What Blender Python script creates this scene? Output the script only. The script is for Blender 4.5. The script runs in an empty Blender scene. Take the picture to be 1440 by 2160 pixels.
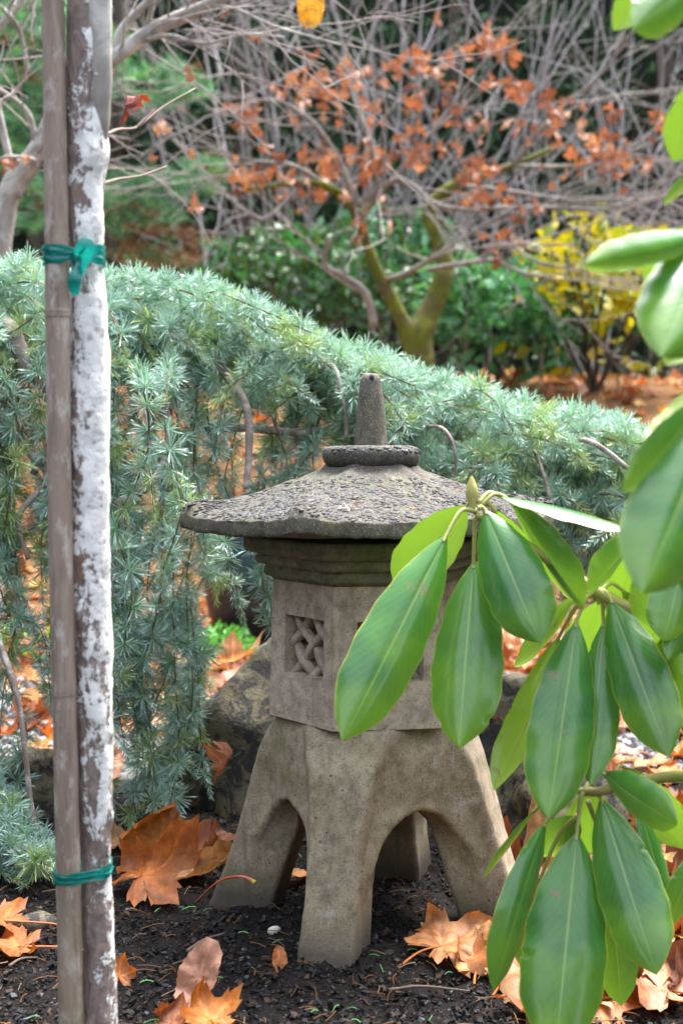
import bpy, math, random
import numpy as np
from mathutils import Vector, Matrix, Euler, Quaternion

# ------------------------------------------------------------------ camera, world, sun, exposure
S = bpy.context.scene
COL = S.collection
CAM_H, FPX, HORIZON = 0.625, 2967.0, 900.0
PITCH = math.atan((1080 - HORIZON) / FPX)
cd = bpy.data.cameras.new('camera')
cam = bpy.data.objects.new('camera', cd); COL.objects.link(cam)
cam.location = (0, 0, CAM_H); cam.rotation_euler = (math.pi / 2 - PITCH, 0, 0)
cd.sensor_fit = 'VERTICAL'; cd.sensor_height = 36; cd.lens = FPX / 2160 * 36
cd.clip_start = 0.02; cd.clip_end = 300
cd.dof.use_dof = True; cd.dof.focus_distance = 1.72; cd.dof.aperture_fstop = 5.6; cd.dof.aperture_blades = 7
S.camera = cam

SUN_EL, SUN_AZ = math.radians(66), math.radians(35)      # azimuth clockwise from +Y
w = bpy.data.worlds.new('World'); S.world = w; w.use_nodes = True
wn = w.node_tree; wn.nodes.clear()
sky = wn.nodes.new('ShaderNodeTexSky'); sky.sky_type = 'NISHITA'; sky.sun_disc = False
sky.sun_elevation = SUN_EL; sky.sun_rotation = SUN_AZ; sky.dust_density = 3.0; sky.air_density = 1.0
hs = wn.nodes.new('ShaderNodeHueSaturation'); hs.inputs['Saturation'].default_value = 0.42
bg = wn.nodes.new('ShaderNodeBackground'); bg.inputs['Strength'].default_value = 0.135
wo = wn.nodes.new('ShaderNodeOutputWorld')
wn.links.new(sky.outputs[0], hs.inputs['Color']); wn.links.new(hs.outputs[0], bg.inputs['Color']); wn.links.new(bg.outputs[0], wo.inputs['Surface'])
sl = bpy.data.lights.new('sun', 'SUN'); sl.energy = 1.75; sl.angle = math.radians(30); sl.color = (1.0, 0.95, 0.87)
so = bpy.data.objects.new('sun', sl); COL.objects.link(so); so.location = (3, 4, 8)
sd = Vector((math.sin(SUN_AZ) * math.cos(SUN_EL), math.cos(SUN_AZ) * math.cos(SUN_EL), math.sin(SUN_EL)))
so.rotation_euler = (-sd).to_track_quat('-Z', 'Y').to_euler()
S.view_settings.view_transform = 'Standard'; S.view_settings.look = 'None'
S.view_settings.exposure = 2.8; S.view_settings.gamma = 1; S.view_settings.use_curve_mapping = False
S.render.engine = 'CYCLES'
S.cycles.max_bounces = 8; S.cycles.diffuse_bounces = 4; S.cycles.transparent_max_bounces = 8

# ------------------------------------------------------------------ helpers
rng = np.random.default_rng(7)
CP, SP = math.cos(PITCH), math.sin(PITCH)
CAMP = np.array([0, 0, CAM_H])

def at(px, py, d):
    """point of the place at ground distance d seen at photo pixel (px, py)"""
    x = (px - 720) / FPX; yv = -(py - 1080) / FPX
    dy = CP + yv * SP; dz = -SP + yv * CP
    t = d / dy
    return np.array([x * t, d, CAM_H + dz * t])

def proj(P):
    P = np.atleast_2d(P) - CAMP
    dep = P[:, 1] * CP - P[:, 2] * SP
    up = P[:, 1] * SP + P[:, 2] * CP
    dep = np.where(dep < 0.05, 0.05, dep)
    return 720 + FPX * P[:, 0] / dep, 1080 - FPX * up / dep, dep

def hsh(ix, iy, iz, seed):
    h = (ix * 374761393 + iy * 668265263 + iz * 2147483647 + seed * 1274126177) & 0xFFFFFFFF
    h = ((h ^ (h >> 13)) * 1274126177) & 0xFFFFFFFF
    h = (h ^ (h >> 16)) & 0xFFFF
    return h / 65535.0

def vnoise(P, scale=1.0, seed=0):
    P = np.asarray(P, float) * scale
    i = np.floor(P).astype(np.int64); f = P - i; f = f * f * (3 - 2 * f)
    r = 0
    for dx in (0, 1):
        wx = f[..., 0] if dx else 1 - f[..., 0]
        for dy in (0, 1):
            wy = f[..., 1] if dy else 1 - f[..., 1]
            for dz in (0, 1):
                wz = f[..., 2] if dz else 1 - f[..., 2]
                r = r + wx * wy * wz * hsh(i[..., 0] + dx, i[..., 1] + dy, i[..., 2] + dz, seed)
    return r * 2 - 1

def fbm(P, scale=1.0, octv=4, seed=0):
    r = 0; a = 1.0
    for k in range(octv):
        r = r + a * vnoise(P, scale, seed + k * 17); scale *= 2.03; a *= 0.5
    return r

def sstep(a, b, x):
    t = np.clip((x - a) / (b - a), 0, 1); return t * t * (3 - 2 * t)

def raw_mesh(name, V, F, tint=None, uv=None, smooth=True, mats=(), mi=None):
    """V (n,3); F (m,3) or (m,4) array, or list of such arrays; uv per vertex"""
    V = np.asarray(V, np.float32)
    Fs = F if isinstance(F, list) else [F]
    Fs = [np.asarray(f, np.int32) for f in Fs if len(f)]
    me = bpy.data.meshes.new(name)
    nl = sum(f.size for f in Fs); npol = sum(len(f) for f in Fs)
    me.vertices.add(len(V)); me.vertices.foreach_set('co', V.ravel())
    loops = np.concatenate([f.ravel() for f in Fs])
    tot = np.concatenate([np.full(len(f), f.shape[1], np.int32) for f in Fs])
    start = np.concatenate([[0], np.cumsum(tot)[:-1]]).astype(np.int32)
    me.loops.add(nl); me.loops.foreach_set('vertex_index', loops.astype(np.int32))
    me.polygons.add(npol); me.polygons.foreach_set('loop_start', start); me.polygons.foreach_set('loop_total', tot)
    me.polygons.foreach_set('use_smooth', np.full(npol, smooth, bool))
    if mi is not None: me.polygons.foreach_set('material_index', np.asarray(mi, np.int32))
    me.update(calc_edges=True)
    if uv is not None:
        l = me.uv_layers.new(name='UVMap')
        l.data.foreach_set('uv', np.asarray(uv, np.float32)[loops].ravel())
    if tint is not None:
        a = me.color_attributes.new('tint', 'FLOAT_COLOR', 'POINT')
        c = np.ones((len(V), 4), np.float32); c[:, :3] = np.asarray(tint, np.float32)
        a.data.foreach_set('color', c.ravel())
    for m in mats: me.materials.append(m)
    me.validate()
    return me

def link(name, me, parent=None, loc=None, mw=None):
    o = bpy.data.objects.new(name, me); COL.objects.link(o)
    if parent is not None: o.parent = parent
    if loc is not None: o.location = loc
    if mw is not None: o.matrix_local = mw
    return o

def tag(o, label=None, cat=None, group=None, kind=None):
    if label: o['label'] = label
    if cat: o['category'] = cat
    if group: o['group'] = group
    if kind: o['kind'] = kind
    return o

def thing(name, label, cat, loc=(0, 0, 0), group=None):
    o = bpy.data.objects.new(name, None); COL.objects.link(o); o.location = loc
    o.empty_display_size = 0.05
    return tag(o, label, cat, group)

class MB:
    """collects verts / faces for ONE mesh"""
    def __init__(s): s.V = []; s.F3 = []; s.F4 = []; s.T = []; s.UV = []; s.n = 0
    def add(s, V, F, tint=(1, 1, 1), uv=None):
        V = np.asarray(V, float); F = np.asarray(F, int)
        if len(F): (s.F3 if F.shape[1] == 3 else s.F4).append(F + s.n)
        s.V.append(V); t = np.asarray(tint, float)
        s.T.append(np.broadcast_to(t, (len(V), 3)) if t.ndim == 1 else t)
        s.UV.append(uv if uv is not None else np.zeros((len(V), 2)))
        s.n += len(V)
    def mesh(s, name, mats=(), smooth=True):
        F = []
        if s.F4: F.append(np.concatenate(s.F4))
        if s.F3: F.append(np.concatenate(s.F3))
        return raw_mesh(name, np.concatenate(s.V), F, np.concatenate(s.T), np.concatenate(s.UV), smooth, mats)
    def obj(s, name, mats, parent=None, smooth=True, off=None):
        if off is not None: s.V = [v - np.asarray(off) for v in s.V]
        return link(name, s.mesh(name, mats, smooth), parent)

def smooth_path(P, n):
    """Catmull-Rom through P with n samples"""
    P = np.asarray(P, float); m = len(P)
    Q = np.vstack([2 * P[0] - P[1], P, 2 * P[-1] - P[-2]])
    u = np.linspace(0, m - 1 - 1e-6, n); i = u.astype(int); t = (u - i)[:, None]
    a, b, c, d = Q[i], Q[i + 1], Q[i + 2], Q[i + 3]
    return 0.5 * (2 * b + (c - a) * t + (2 * a - 5 * b + 4 * c - d) * t ** 2 + (3 * b - a - 3 * c + d) * t ** 3)

def tube(P, R, n=6, cap=True, rough=0.0, seed=0):
    P = np.asarray(P, float); m = len(P)
    R = np.broadcast_to(np.asarray(R, float), (m,))
    T = np.gradient(P, axis=0); T /= np.linalg.norm(T, axis=1)[:, None] + 1e-9
    ref = np.array([0, 0, 1.0]) if abs(T[0, 2]) < 0.9 else np.array([1.0, 0, 0])
    N = np.zeros_like(P); v = ref
    for i in range(m):
        v = v - T[i] * v.dot(T[i]); l = np.linalg.norm(v)
        v = v / l if l > 1e-6 else np.cross(T[i], [0.3, 0.5, 0.8]); N[i] = v
    B = np.cross(T, N)
    a = np.linspace(0, 2 * math.pi, n, endpoint=False)
    ring = N[:, None] * np.cos(a)[None, :, None] + B[:, None] * np.sin(a)[None, :, None]
    rr = R[:, None] * np.ones(n)[None]
    V = P[:, None] + ring * rr[..., None]
    if rough:
        nn = fbm(V, 0.35 / max(R.mean(), 1e-4), 3, seed)
        V = P[:, None] + ring * (rr * (1 + rough * nn))[..., None]
    i = np.arange(m - 1)[:, None] * n; j = np.arange(n)[None]
    F = np.stack([i + j, i + (j + 1) % n, i + n + (j + 1) % n, i + n + j], -1).reshape(-1, 4)
    V = V.reshape(-1, 3)
    uv = np.stack(np.broadcast_arrays(np.linspace(0, 1, n)[None], np.linspace(0, 1, m)[:, None]), -1).reshape(-1, 2)
    if cap:
        V = np.vstack([V, P[0], P[-1]]); uv = np.vstack([uv, [0, 0], [0, 1]])
        c0, c1 = len(V) - 2, len(V) - 1; jj = np.arange(n); k = (m - 1) * n
        C = np.vstack([np.stack([np.full(n, c0), (jj + 1) % n, jj, jj], -1), np.stack([np.full(n, c1), k + jj, k + (jj + 1) % n, k + (jj + 1) % n], -1)])
        return V, F, uv, C[:, :3]
    return V, F, uv, np.zeros((0, 3), int)

def add_tube(mb, P, R, n=6, tint=(1, 1, 1), cap=True, rough=0.0, seed=0):
    V, F, uv, C = tube(P, R, n, cap, rough, seed)
    k = mb.n; mb.add(V, F, tint, uv)
    if len(C): mb.F3.append(C + k)

def ico(sub=1):
    import bmesh
    bm = bmesh.new(); bmesh.ops.create_icosphere(bm, subdivisions=sub, radius=1)
    V = np.array([v.co[:] for v in bm.verts]); F = np.array([[v.index for v in f.verts] for f in bm.faces]); bm.free()
    return V, F

def rotm(ax, ay, az): return np.array(Euler((ax, ay, az)).to_matrix())

def frame_z(z, roll=0.0):
    """rotation whose local z is z"""
    z = np.asarray(z, float); z = z / (np.linalg.norm(z) + 1e-9)
    r = np.array([0, 0, 1.0]) if abs(z[2]) < 0.9 else np.array([1.0, 0, 0])
    x = np.cross(r, z); x /= np.linalg.norm(x); y = np.cross(z, x)
    c, s = math.cos(roll), math.sin(roll)
    return np.stack([x * c + y * s, -x * s + y * c, z], 1)

class Proto:
    def __init__(s, name, V, F, tint, mats, smooth=False, uv=None):
        s.V = np.asarray(V, float); s.F = np.asarray(F, int); s.uv = uv
        s.T = np.broadcast_to(np.asarray(tint, float), s.V.shape).copy()
        s.mats = mats; s.me = raw_mesh(name, s.V, s.F, s.T, uv, smooth, mats); s.smooth = smooth

def scatter(parent, name, items, mass_name, cap=300, min_px=0.0):
    """items: (proto, R3x3*scale, position). The ones that show largest become parts, the rest one stuff part"""
    if not items: return
    pos = np.array([it[2] for it in items]); px, py, dep = proj(pos)
    vis = (px > -20) & (px < 1460) & (py > -20) & (py < 2180)
    score = np.where(vis, 0, 1000) + dep
    order = np.argsort(score, kind='stable')
    inv = parent.matrix_world.inverted() if False else Matrix.Translation(-Vector(parent.location)) if parent else Matrix()
    for k in order[:cap]:
        p, R, t = items[k]
        M = Matrix(((R[0][0], R[0][1], R[0][2], t[0]), (R[1][0], R[1][1], R[1][2], t[1]), (R[2][0], R[2][1], R[2][2], t[2]), (0, 0, 0, 1)))
        link(name, p.me, parent, mw=inv @ M)
    rest = order[cap:]
    if len(rest):
        off = np.array(parent.location) if parent else 0
        mb = MB()
        for k in rest:
            p, R, t = items[k]
            mb.add(p.V @ np.asarray(R).T + t - off, p.F, p.T, p.uv)
        o = link(mass_name, mb.mesh(mass_name, items[0][0].mats, items[0][0].smooth), parent)
        o['kind'] = 'stuff'

def terrain(x, y):
    x = np.asarray(x, float); y = np.asarray(y, float)
    z = 0.85 * sstep(4.1, 7.7, y) + 0.05 * np.maximum(0, y - 7.7)
    z = z + 0.03 * fbm(np.stack([x, y, y * 0], -1), 0.6, 2, 3) * sstep(2.6, 4.0, y)
    P = np.stack([x, y, x * 0], -1)
    z = z + 0.008 * vnoise(P, 6.0, 5) * (1 - sstep(2.4, 3.0, y))
    z = z + 0.002 * np.exp(-(((x + 0.01) / 0.12) ** 2 + ((y - 1.56) / 0.09) ** 2))
    return z

def tz(x, y): return float(terrain(np.array([x]), np.array([y]))[0])

# ------------------------------------------------------------------ materials
def newmat(name):
    m = bpy.data.materials.new(name); m.use_nodes = True; nt = m.node_tree; nt.nodes.clear()
    out = nt.nodes.new('ShaderNodeOutputMaterial'); b = nt.nodes.new('ShaderNodeBsdfPrincipled')
    nt.links.new(b.outputs[0], out.inputs[0])
    return m, nt, b, out

def nd(nt, t, ins=None, **kw):
    n = nt.nodes.new('ShaderNode' + t)
    for k, v in kw.items(): setattr(n, k, v)
    for k, v in (ins or {}).items():
        s = n.inputs[k]
        if isinstance(v, bpy.types.NodeSocket): nt.links.new(v, s)
        else: s.default_value = v
    return n

def coord(nt, scale=(1, 1, 1), which='Object'):
    tc = nd(nt, 'TexCoord'); mp = nd(nt, 'Mapping', {'Vector': tc.outputs[which], 'Scale': scale})
    return mp.outputs[0]

def noise(nt, vec, scale, detail=4, rough=0.55, dist=0.0):
    return nd(nt, 'TexNoise', {'Vector': vec, 'Scale': scale, 'Detail': detail, 'Roughness': rough, 'Distortion': dist}).outputs['Fac']

def ramp(nt, fac, stops, interp='LINEAR'):
    r = nd(nt, 'ValToRGB', {'Fac': fac}); cr = r.color_ramp; cr.interpolation = interp
    while len(cr.elements) < len(stops): cr.elements.new(0.5)
    for e, (p, c) in zip(cr.elements, stops):
        e.position = p; e.color = (*c, 1) if len(c) == 3 else c
    return r.outputs[0]

def g(v): return (v, v, v)

def mix(nt, fac, a, b, blend='MIX'):
    n = nd(nt, 'Mix', data_type='RGBA', blend_type=blend)
    for k, v in (('Factor', fac), ('A', a), ('B', b)):
        s = next(x for x in n.inputs if x.name == k and (x.type == ('VALUE' if k == 'Factor' else 'RGBA')))
        if isinstance(v, bpy.types.NodeSocket): nt.links.new(v, s)
        else: s.default_value = v if k == 'Factor' else (*v, 1)
    return next(o for o in n.outputs if o.type == 'RGBA')

def math_(nt, op, a, b=0.0, clamp=False):
    n = nd(nt, 'Math', operation=op, use_clamp=clamp)
    for s, v in zip(n.inputs, (a, b)):
        if isinstance(v, bpy.types.NodeSocket): nt.links.new(v, s)
        else: s.default_value = v
    return n.outputs[0]

def bump(nt, b, h, strength, dist):
    n = nd(nt, 'Bump', {'Height': h, 'Strength': strength, 'Distance': dist}); nt.links.new(n.outputs[0], b.inputs['Normal'])
    return n

def tintnode(nt): return nd(nt, 'VertexColor', layer_name='tint').outputs[0]

def mat_concrete(name, c1, c2, moss=0.0, grit=1.0, lich=0.5, speck=0.3, foot=False):
    m, nt, b, _ = newmat(name); v = coord(nt)
    n1 = noise(nt, v, 9, 5, 0.6, 0.4); n2 = noise(nt, v, 55, 6, 0.7); n3 = noise(nt, v, 420, 2, 0.6)
    c = ramp(nt, n1, [(0.32, c1), (0.68, c2)])
    c = mix(nt, ramp(nt, n2, [(0.42, g(0)), (0.72, g(1))]), c, tuple(x * 0.5 for x in c1))
    li = ramp(nt, noise(nt, v, 34, 5, 0.75, 1.0), [(0.56, g(0)), (0.66, g(1))])
    c = mix(nt, math_(nt, 'MULTIPLY', li, lich), c, (0.40, 0.38, 0.33))
    sp = ramp(nt, n3, [(0.55, g(0)), (0.68, g(1))])
    c = mix(nt, math_(nt, 'MULTIPLY', sp, speck), c, (0.5, 0.46, 0.38))
    sd_ = ramp(nt, n3, [(0.32, g(1)), (0.42, g(0))])
    c = mix(nt, math_(nt, 'MULTIPLY', sd_, 0.6), c, (0.06, 0.055, 0.05))
    mo = ramp(nt, noise(nt, v, 14, 5, 0.7, 0.6), [(0.5, g(0)), (0.66, g(1))])
    c = mix(nt, math_(nt, 'MULTIPLY', mo, moss), c, (0.13, 0.145, 0.045))
    stk = ramp(nt, noise(nt, coord(nt, (1, 1, 0.10)), 38, 4, 0.65, 0.5), [(0.52, g(0)), (0.66, g(1))])
    c = mix(nt, math_(nt, 'MULTIPLY', stk, 0.45), c, tuple(x * 0.5 for x in c1))
    stl = ramp(nt, noise(nt, coord(nt, (1.3, 1, 0.16)), 60, 4, 0.65, 0.5), [(0.62, g(0)), (0.68, g(1))])
    c = mix(nt, math_(nt, 'MULTIPLY', stl, 0.35 * min(1, lich * 2)), c, (0.50, 0.46, 0.40))
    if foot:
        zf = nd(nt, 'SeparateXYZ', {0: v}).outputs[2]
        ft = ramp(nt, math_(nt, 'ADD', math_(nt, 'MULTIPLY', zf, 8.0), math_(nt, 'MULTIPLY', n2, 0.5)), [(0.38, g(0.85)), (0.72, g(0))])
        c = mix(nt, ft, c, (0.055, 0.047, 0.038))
    vo = nd(nt, 'TexVoronoi', {'Vector': v, 'Scale': 75.0}, feature='F1').outputs['Distance']
    pit = ramp(nt, vo, [(0.0, g(0)), (0.16, g(1))])
    pm = ramp(nt, noise(nt, v, 20, 2), [(0.5, g(1)), (0.6, g(0))])
    pit = math_(nt, 'MAXIMUM', pit, pm)
    c = mix(nt, pit, (0.05, 0.045, 0.04), c)
    nt.links.new(c, b.inputs['Base Color']); b.inputs['Roughness'].default_value = 0.9
    h = math_(nt, 'ADD', math_(nt, 'MULTIPLY', n3, 0.5 * grit), math_(nt, 'MULTIPLY', n2, 0.8))
    h = math_(nt, 'ADD', h, math_(nt, 'MULTIPLY', pit, 1.2))
    bump(nt, b, h, 0.55, 0.0022)
    return m

def mat_rock(name):
    m, nt, b, _ = newmat(name); v = coord(nt)
    n1 = noise(nt, v, 6, 6, 0.65, 0.8); n2 = noise(nt, v, 38, 6, 0.7, 1.2)
    c = ramp(nt, n1, [(0.3, (0.07, 0.062, 0.045)), (0.55, (0.19, 0.16, 0.095)), (0.75, (0.10, 0.09, 0.07))])
    dk = ramp(nt, noise(nt, v, 24, 6, 0.75, 0.8), [(0.46, g(1)), (0.52, g(0))])
    c = mix(nt, dk, c, (0.035, 0.035, 0.035))
    li = ramp(nt, noise(nt, v, 22, 5, 0.75, 0.6), [(0.6, g(0)), (0.68, g(1))])
    c = mix(nt, math_(nt, 'MULTIPLY', li, 0.4), c, (0.33, 0.33, 0.29))
    nt.links.new(c, b.inputs['Base Color']); b.inputs['Roughness'].default_value = 0.85
    bump(nt, b, math_(nt, 'ADD', n2, noise(nt, v, 160, 4, 0.7)), 0.6, 0.006)
    return m

def mat_tint(name, rough=0.6, trans=0.0, transmul=(1, 1, 1), spec=0.5, bumpy=None, coat=0.0):
    """colour from the mesh's own per-leaf tint"""
    m, nt, b, out = newmat(name); c = tintnode(nt)
    nt.links.new(c, b.inputs['Base Color']); b.inputs['Roughness'].default_value = rough
    b.inputs['Specular IOR Level'].default_value = spec; b.inputs['Coat Weight'].default_value = coat
    if bumpy: bump(nt, b, noise(nt, coord(nt), bumpy[0], 4, 0.65), bumpy[1], bumpy[2])
    if trans:
        t = nd(nt, 'BsdfTranslucent', {'Color': mix(nt, 1.0, c, transmul, 'MULTIPLY')})
        ms = nd(nt, 'MixShader', {0: trans, 1: b.outputs[0], 2: t.outputs[0]}); nt.links.new(ms.outputs[0], out.inputs[0])
    return m

def mat_bark(name, c1, c2, c3=None, scale=30, stretch=0.2, lichen=0.0, rough=0.85, bstr=0.6, bd=0.004):
    m, nt, b, _ = newmat(name); v = coord(nt, (1, 1, stretch))
    n1 = noise(nt, v, scale, 6, 0.65, 0.6)
    c = ramp(nt, n1, [(0.3, c1), (0.7, c2)])
    if c3:
        v2 = coord(nt); l = ramp(nt, noise(nt, v2, scale * 0.5, 5, 0.7, 0.8), [(0.5, g(0)), (0.6, g(1))])
        c = mix(nt, math_(nt, 'MULTIPLY', l, lichen), c, c3)
    nt.links.new(c, b.inputs['Base Color']); b.inputs['Roughness'].default_value = rough
    bump(nt, b, n1, bstr, bd)
    return m

M = {}
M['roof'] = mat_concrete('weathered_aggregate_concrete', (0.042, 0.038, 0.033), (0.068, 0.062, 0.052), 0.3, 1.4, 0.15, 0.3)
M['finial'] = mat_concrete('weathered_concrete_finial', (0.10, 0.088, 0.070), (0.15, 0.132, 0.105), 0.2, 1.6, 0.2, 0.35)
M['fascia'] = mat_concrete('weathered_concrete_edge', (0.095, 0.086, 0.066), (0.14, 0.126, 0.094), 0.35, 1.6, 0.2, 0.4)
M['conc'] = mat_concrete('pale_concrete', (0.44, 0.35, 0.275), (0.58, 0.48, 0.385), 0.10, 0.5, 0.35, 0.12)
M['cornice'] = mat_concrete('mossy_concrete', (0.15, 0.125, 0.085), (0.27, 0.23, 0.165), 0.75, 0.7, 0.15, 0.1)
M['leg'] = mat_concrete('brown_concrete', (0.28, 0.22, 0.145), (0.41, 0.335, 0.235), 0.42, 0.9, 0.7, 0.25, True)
M['rock'] = mat_rock('lichen_rock')
M['pebble'] = mat_tint('pebble_stone', 0.8, spec=0.3, bumpy=(300.0, 0.4, 0.001))
M['needle'] = mat_tint('cedar_needles', 0.32, 0.15, (1.3, 1.35, 0.8), 0.6)
M['pine'] = mat_tint('pine_needles', 0.5, 0.15, (1.2, 1.3, 0.7))
M['foliage'] = mat_tint('shrub_leaves', 0.42, 0.2, (1.3, 1.4, 0.6))
M['darkfoliage'] = mat_tint('evergreen_leaves', 0.65, 0.1, (1.2, 1.3, 0.6), 0.15)
M['dead'] = mat_tint('dry_leaves', 0.6, 0.28, (1.4, 1.1, 0.7))
M['twig'] = mat_tint('twig_bark', 0.9, spec=0.15)
M['chip'] = mat_tint('mulch', 0.75, spec=0.2)
M['cedarbark'] = mat_bark('cedar_bark', (0.13, 0.095, 0.08), (0.30, 0.25, 0.225), (0.50, 0.47, 0.44), 60, 0.35, 0.6)
M['birch'] = mat_bark('pale_tree_bark', (0.22, 0.19, 0.17), (0.42, 0.39, 0.36), (0.62, 0.6, 0.56), 25, 0.5, 0.7)
M['moss'] = mat_bark('mossy_bark', (0.055, 0.075, 0.008), (0.165, 0.18, 0.014), (0.10, 0.065, 0.045), 14, 0.8, 0.7, 0.95, 0.9, 0.02)
M['graybark'] = mat_bark('gray_bark', (0.13, 0.115, 0.10), (0.28, 0.26, 0.24), (0.40, 0.39, 0.36), 22, 0.4, 0.5)
M['darkbark'] = mat_bark('dark_bark', (0.03, 0.024, 0.018), (0.08, 0.06, 0.045), None, 20, 0.3)

# fallen-leaf material with veins: UV centre = leaf base, radial veins live in the tint, spots in noise
m, nt, b, out = newmat('fallen_leaf_skin'); v = coord(nt)
c = tintnode(nt)
n1 = noise(nt, v, 22, 5, 0.65, 0.5)
c = mix(nt, ramp(nt, n1, [(0.42, g(0)), (0.68, g(1))]), c, (0.50, 0.42, 0.36), 'MULTIPLY')
c = mix(nt, ramp(nt, noise(nt, v, 70, 5, 0.7, 0.8), [(0.45, g(0)), (0.75, g(1))]), c, (0.62, 0.5, 0.45), 'MULTIPLY')
sp = ramp(nt, noise(nt, v, 190, 3, 0.6), [(0.62, g(0)), (0.7, g(1))])
c = mix(nt, math_(nt, 'MULTIPLY', sp, 0.55), c, (0.09, 0.035, 0.015))
nt.links.new(c, b.inputs['Base Color']); b.inputs['Roughness'].default_value = 0.55
bump(nt, b, noise(nt, v, 60, 4, 0.6), 0.35, 0.003)
t = nd(nt, 'BsdfTranslucent', {'Color': mix(nt, 1.0, c, (1.4, 1.1, 0.7), 'MULTIPLY')})
ms = nd(nt, 'MixShader', {0: 0.3, 1: b.outputs[0], 2: t.outputs[0]}); nt.links.new(ms.outputs[0], out.inputs[0])
M['fallen'] = m

# rhododendron leaf: upper and under side, midrib, faint side veins, blotches
m, nt, b, out = newmat('rhododendron_leaf'); tc = nd(nt, 'TexCoord')
sx = nd(nt, 'SeparateXYZ', {0: tc.outputs['UV']}); U, Vv = sx.outputs[0], sx.outputs[1]
du = math_(nt, 'ABSOLUTE', math_(nt, 'SUBTRACT', U, 0.5))
wv = math_(nt, 'SUBTRACT', 0.030, math_(nt, 'MULTIPLY', Vv, 0.022))
mid = math_(nt, 'SUBTRACT', 1.0, math_(nt, 'SMOOTH_MIN', math_(nt, 'DIVIDE', du, wv), 1.0), True)
vo_ = coord(nt)
n1 = noise(nt, vo_, 14, 4, 0.6, 0.3); n2 = noise(nt, vo_, 46, 4, 0.6)
top = ramp(nt, n1, [(0.3, (0.012, 0.115, 0.034)), (0.7, (0.045, 0.22, 0.022))])
tip = math_(nt, 'MULTIPLY', ramp(nt, math_(nt, 'ADD', math_(nt, 'MULTIPLY', Vv, 0.55), math_(nt, 'MULTIPLY', n1, 0.7)), [(0.62, g(0)), (0.98, g(1))]), 0.75)
top = mix(nt, tip, top, (0.15, 0.30, 0.02))
edge = ramp(nt, math_(nt, 'ADD', du, math_(nt, 'MULTIPLY', n2, 0.04)), [(0.497, g(0)), (0.515, g(1))])
top = mix(nt, edge, top, (0.30, 0.36, 0.05))
ph = math_(nt, 'FRACT', math_(nt, 'ADD', math_(nt, 'SUBTRACT', math_(nt, 'MULTIPLY', Vv, 17.0), math_(nt, 'MULTIPLY', du, 9.0)), math_(nt, 'MULTIPLY', n1, 0.5)))
vein = ramp(nt, math_(nt, 'ABSOLUTE', math_(nt, 'SUBTRACT', ph, 0.5)), [(0.0, g(1)), (0.09, g(0))])
top = mix(nt, math_(nt, 'MULTIPLY', vein, 0.24), top, (0.16, 0.34, 0.10))
orn = nd(nt, 'ObjectInfo').outputs['Random']
top = mix(nt, math_(nt, 'MULTIPLY', orn, 0.45), top, mix(nt, 1.0, top, (1.8, 1.25, 0.6), 'MULTIPLY'))
top = mix(nt, math_(nt, 'MULTIPLY', ramp(nt, n2, [(0.55, g(0)), (0.8, g(1))]), 0.5), top, (0.10, 0.20, 0.03))
top = mix(nt, math_(nt, 'MULTIPLY', mid, 0.85), top, (0.30, 0.42, 0.12))
und = ramp(nt, n1, [(0.3, (0.20, 0.34, 0.02)), (0.7, (0.30, 0.44, 0.03))])
und = mix(nt, math_(nt, 'MULTIPLY', mid, 0.8), und, (0.20, 0.16, 0.04))
bf = nd(nt, 'NewGeometry').outputs['Backfacing']
c = mix(nt, bf, top, und)
sc = ramp(nt, math_(nt, 'MULTIPLY', noise(nt, vo_, 26, 5, 0.75, 1.5), 1.0), [(0.640, g(0)), (0.660, g(1))])
c = mix(nt, sc, c, (0.20, 0.13, 0.07))
nt.links.new(c, b.inputs['Base Color'])
nt.links.new(math_(nt, 'ADD', 0.30, math_(nt, 'MULTIPLY', bf, 0.3)), b.inputs['Roughness'])
b.inputs['Specular IOR Level'].default_value = 0.5; b.inputs['Coat Weight'].default_value = 0.7; b.inputs['Coat Roughness'].default_value = 0.2
hb = math_(nt, 'ADD', math_(nt, 'MULTIPLY', vein, -0.12), math_(nt, 'MULTIPLY', n2, 0.5))
bump(nt, b, hb, 0.25, 0.004)
t = nd(nt, 'BsdfTranslucent', {'Color': (0.22, 0.42, 0.03, 1)})
ms = nd(nt, 'MixShader', {0: 0.22, 1: b.outputs[0], 2: t.outputs[0]}); nt.links.new(ms.outputs[0], out.inputs[0])
M['rholeaf'] = m
M['rhostem'] = mat_bark('rhododendron_stem', (0.26, 0.27, 0.06), (0.36, 0.33, 0.10), (0.28, 0.17, 0.09), 30, 0.3, 0.6, 0.5, 0.3, 0.002)
m, nt, b, _ = newmat('petiole_skin'); b.inputs['Base Color'].default_value = (0.42, 0.42, 0.14, 1); b.inputs['Roughness'].default_value = 0.45
M['petiole'] = m

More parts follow.
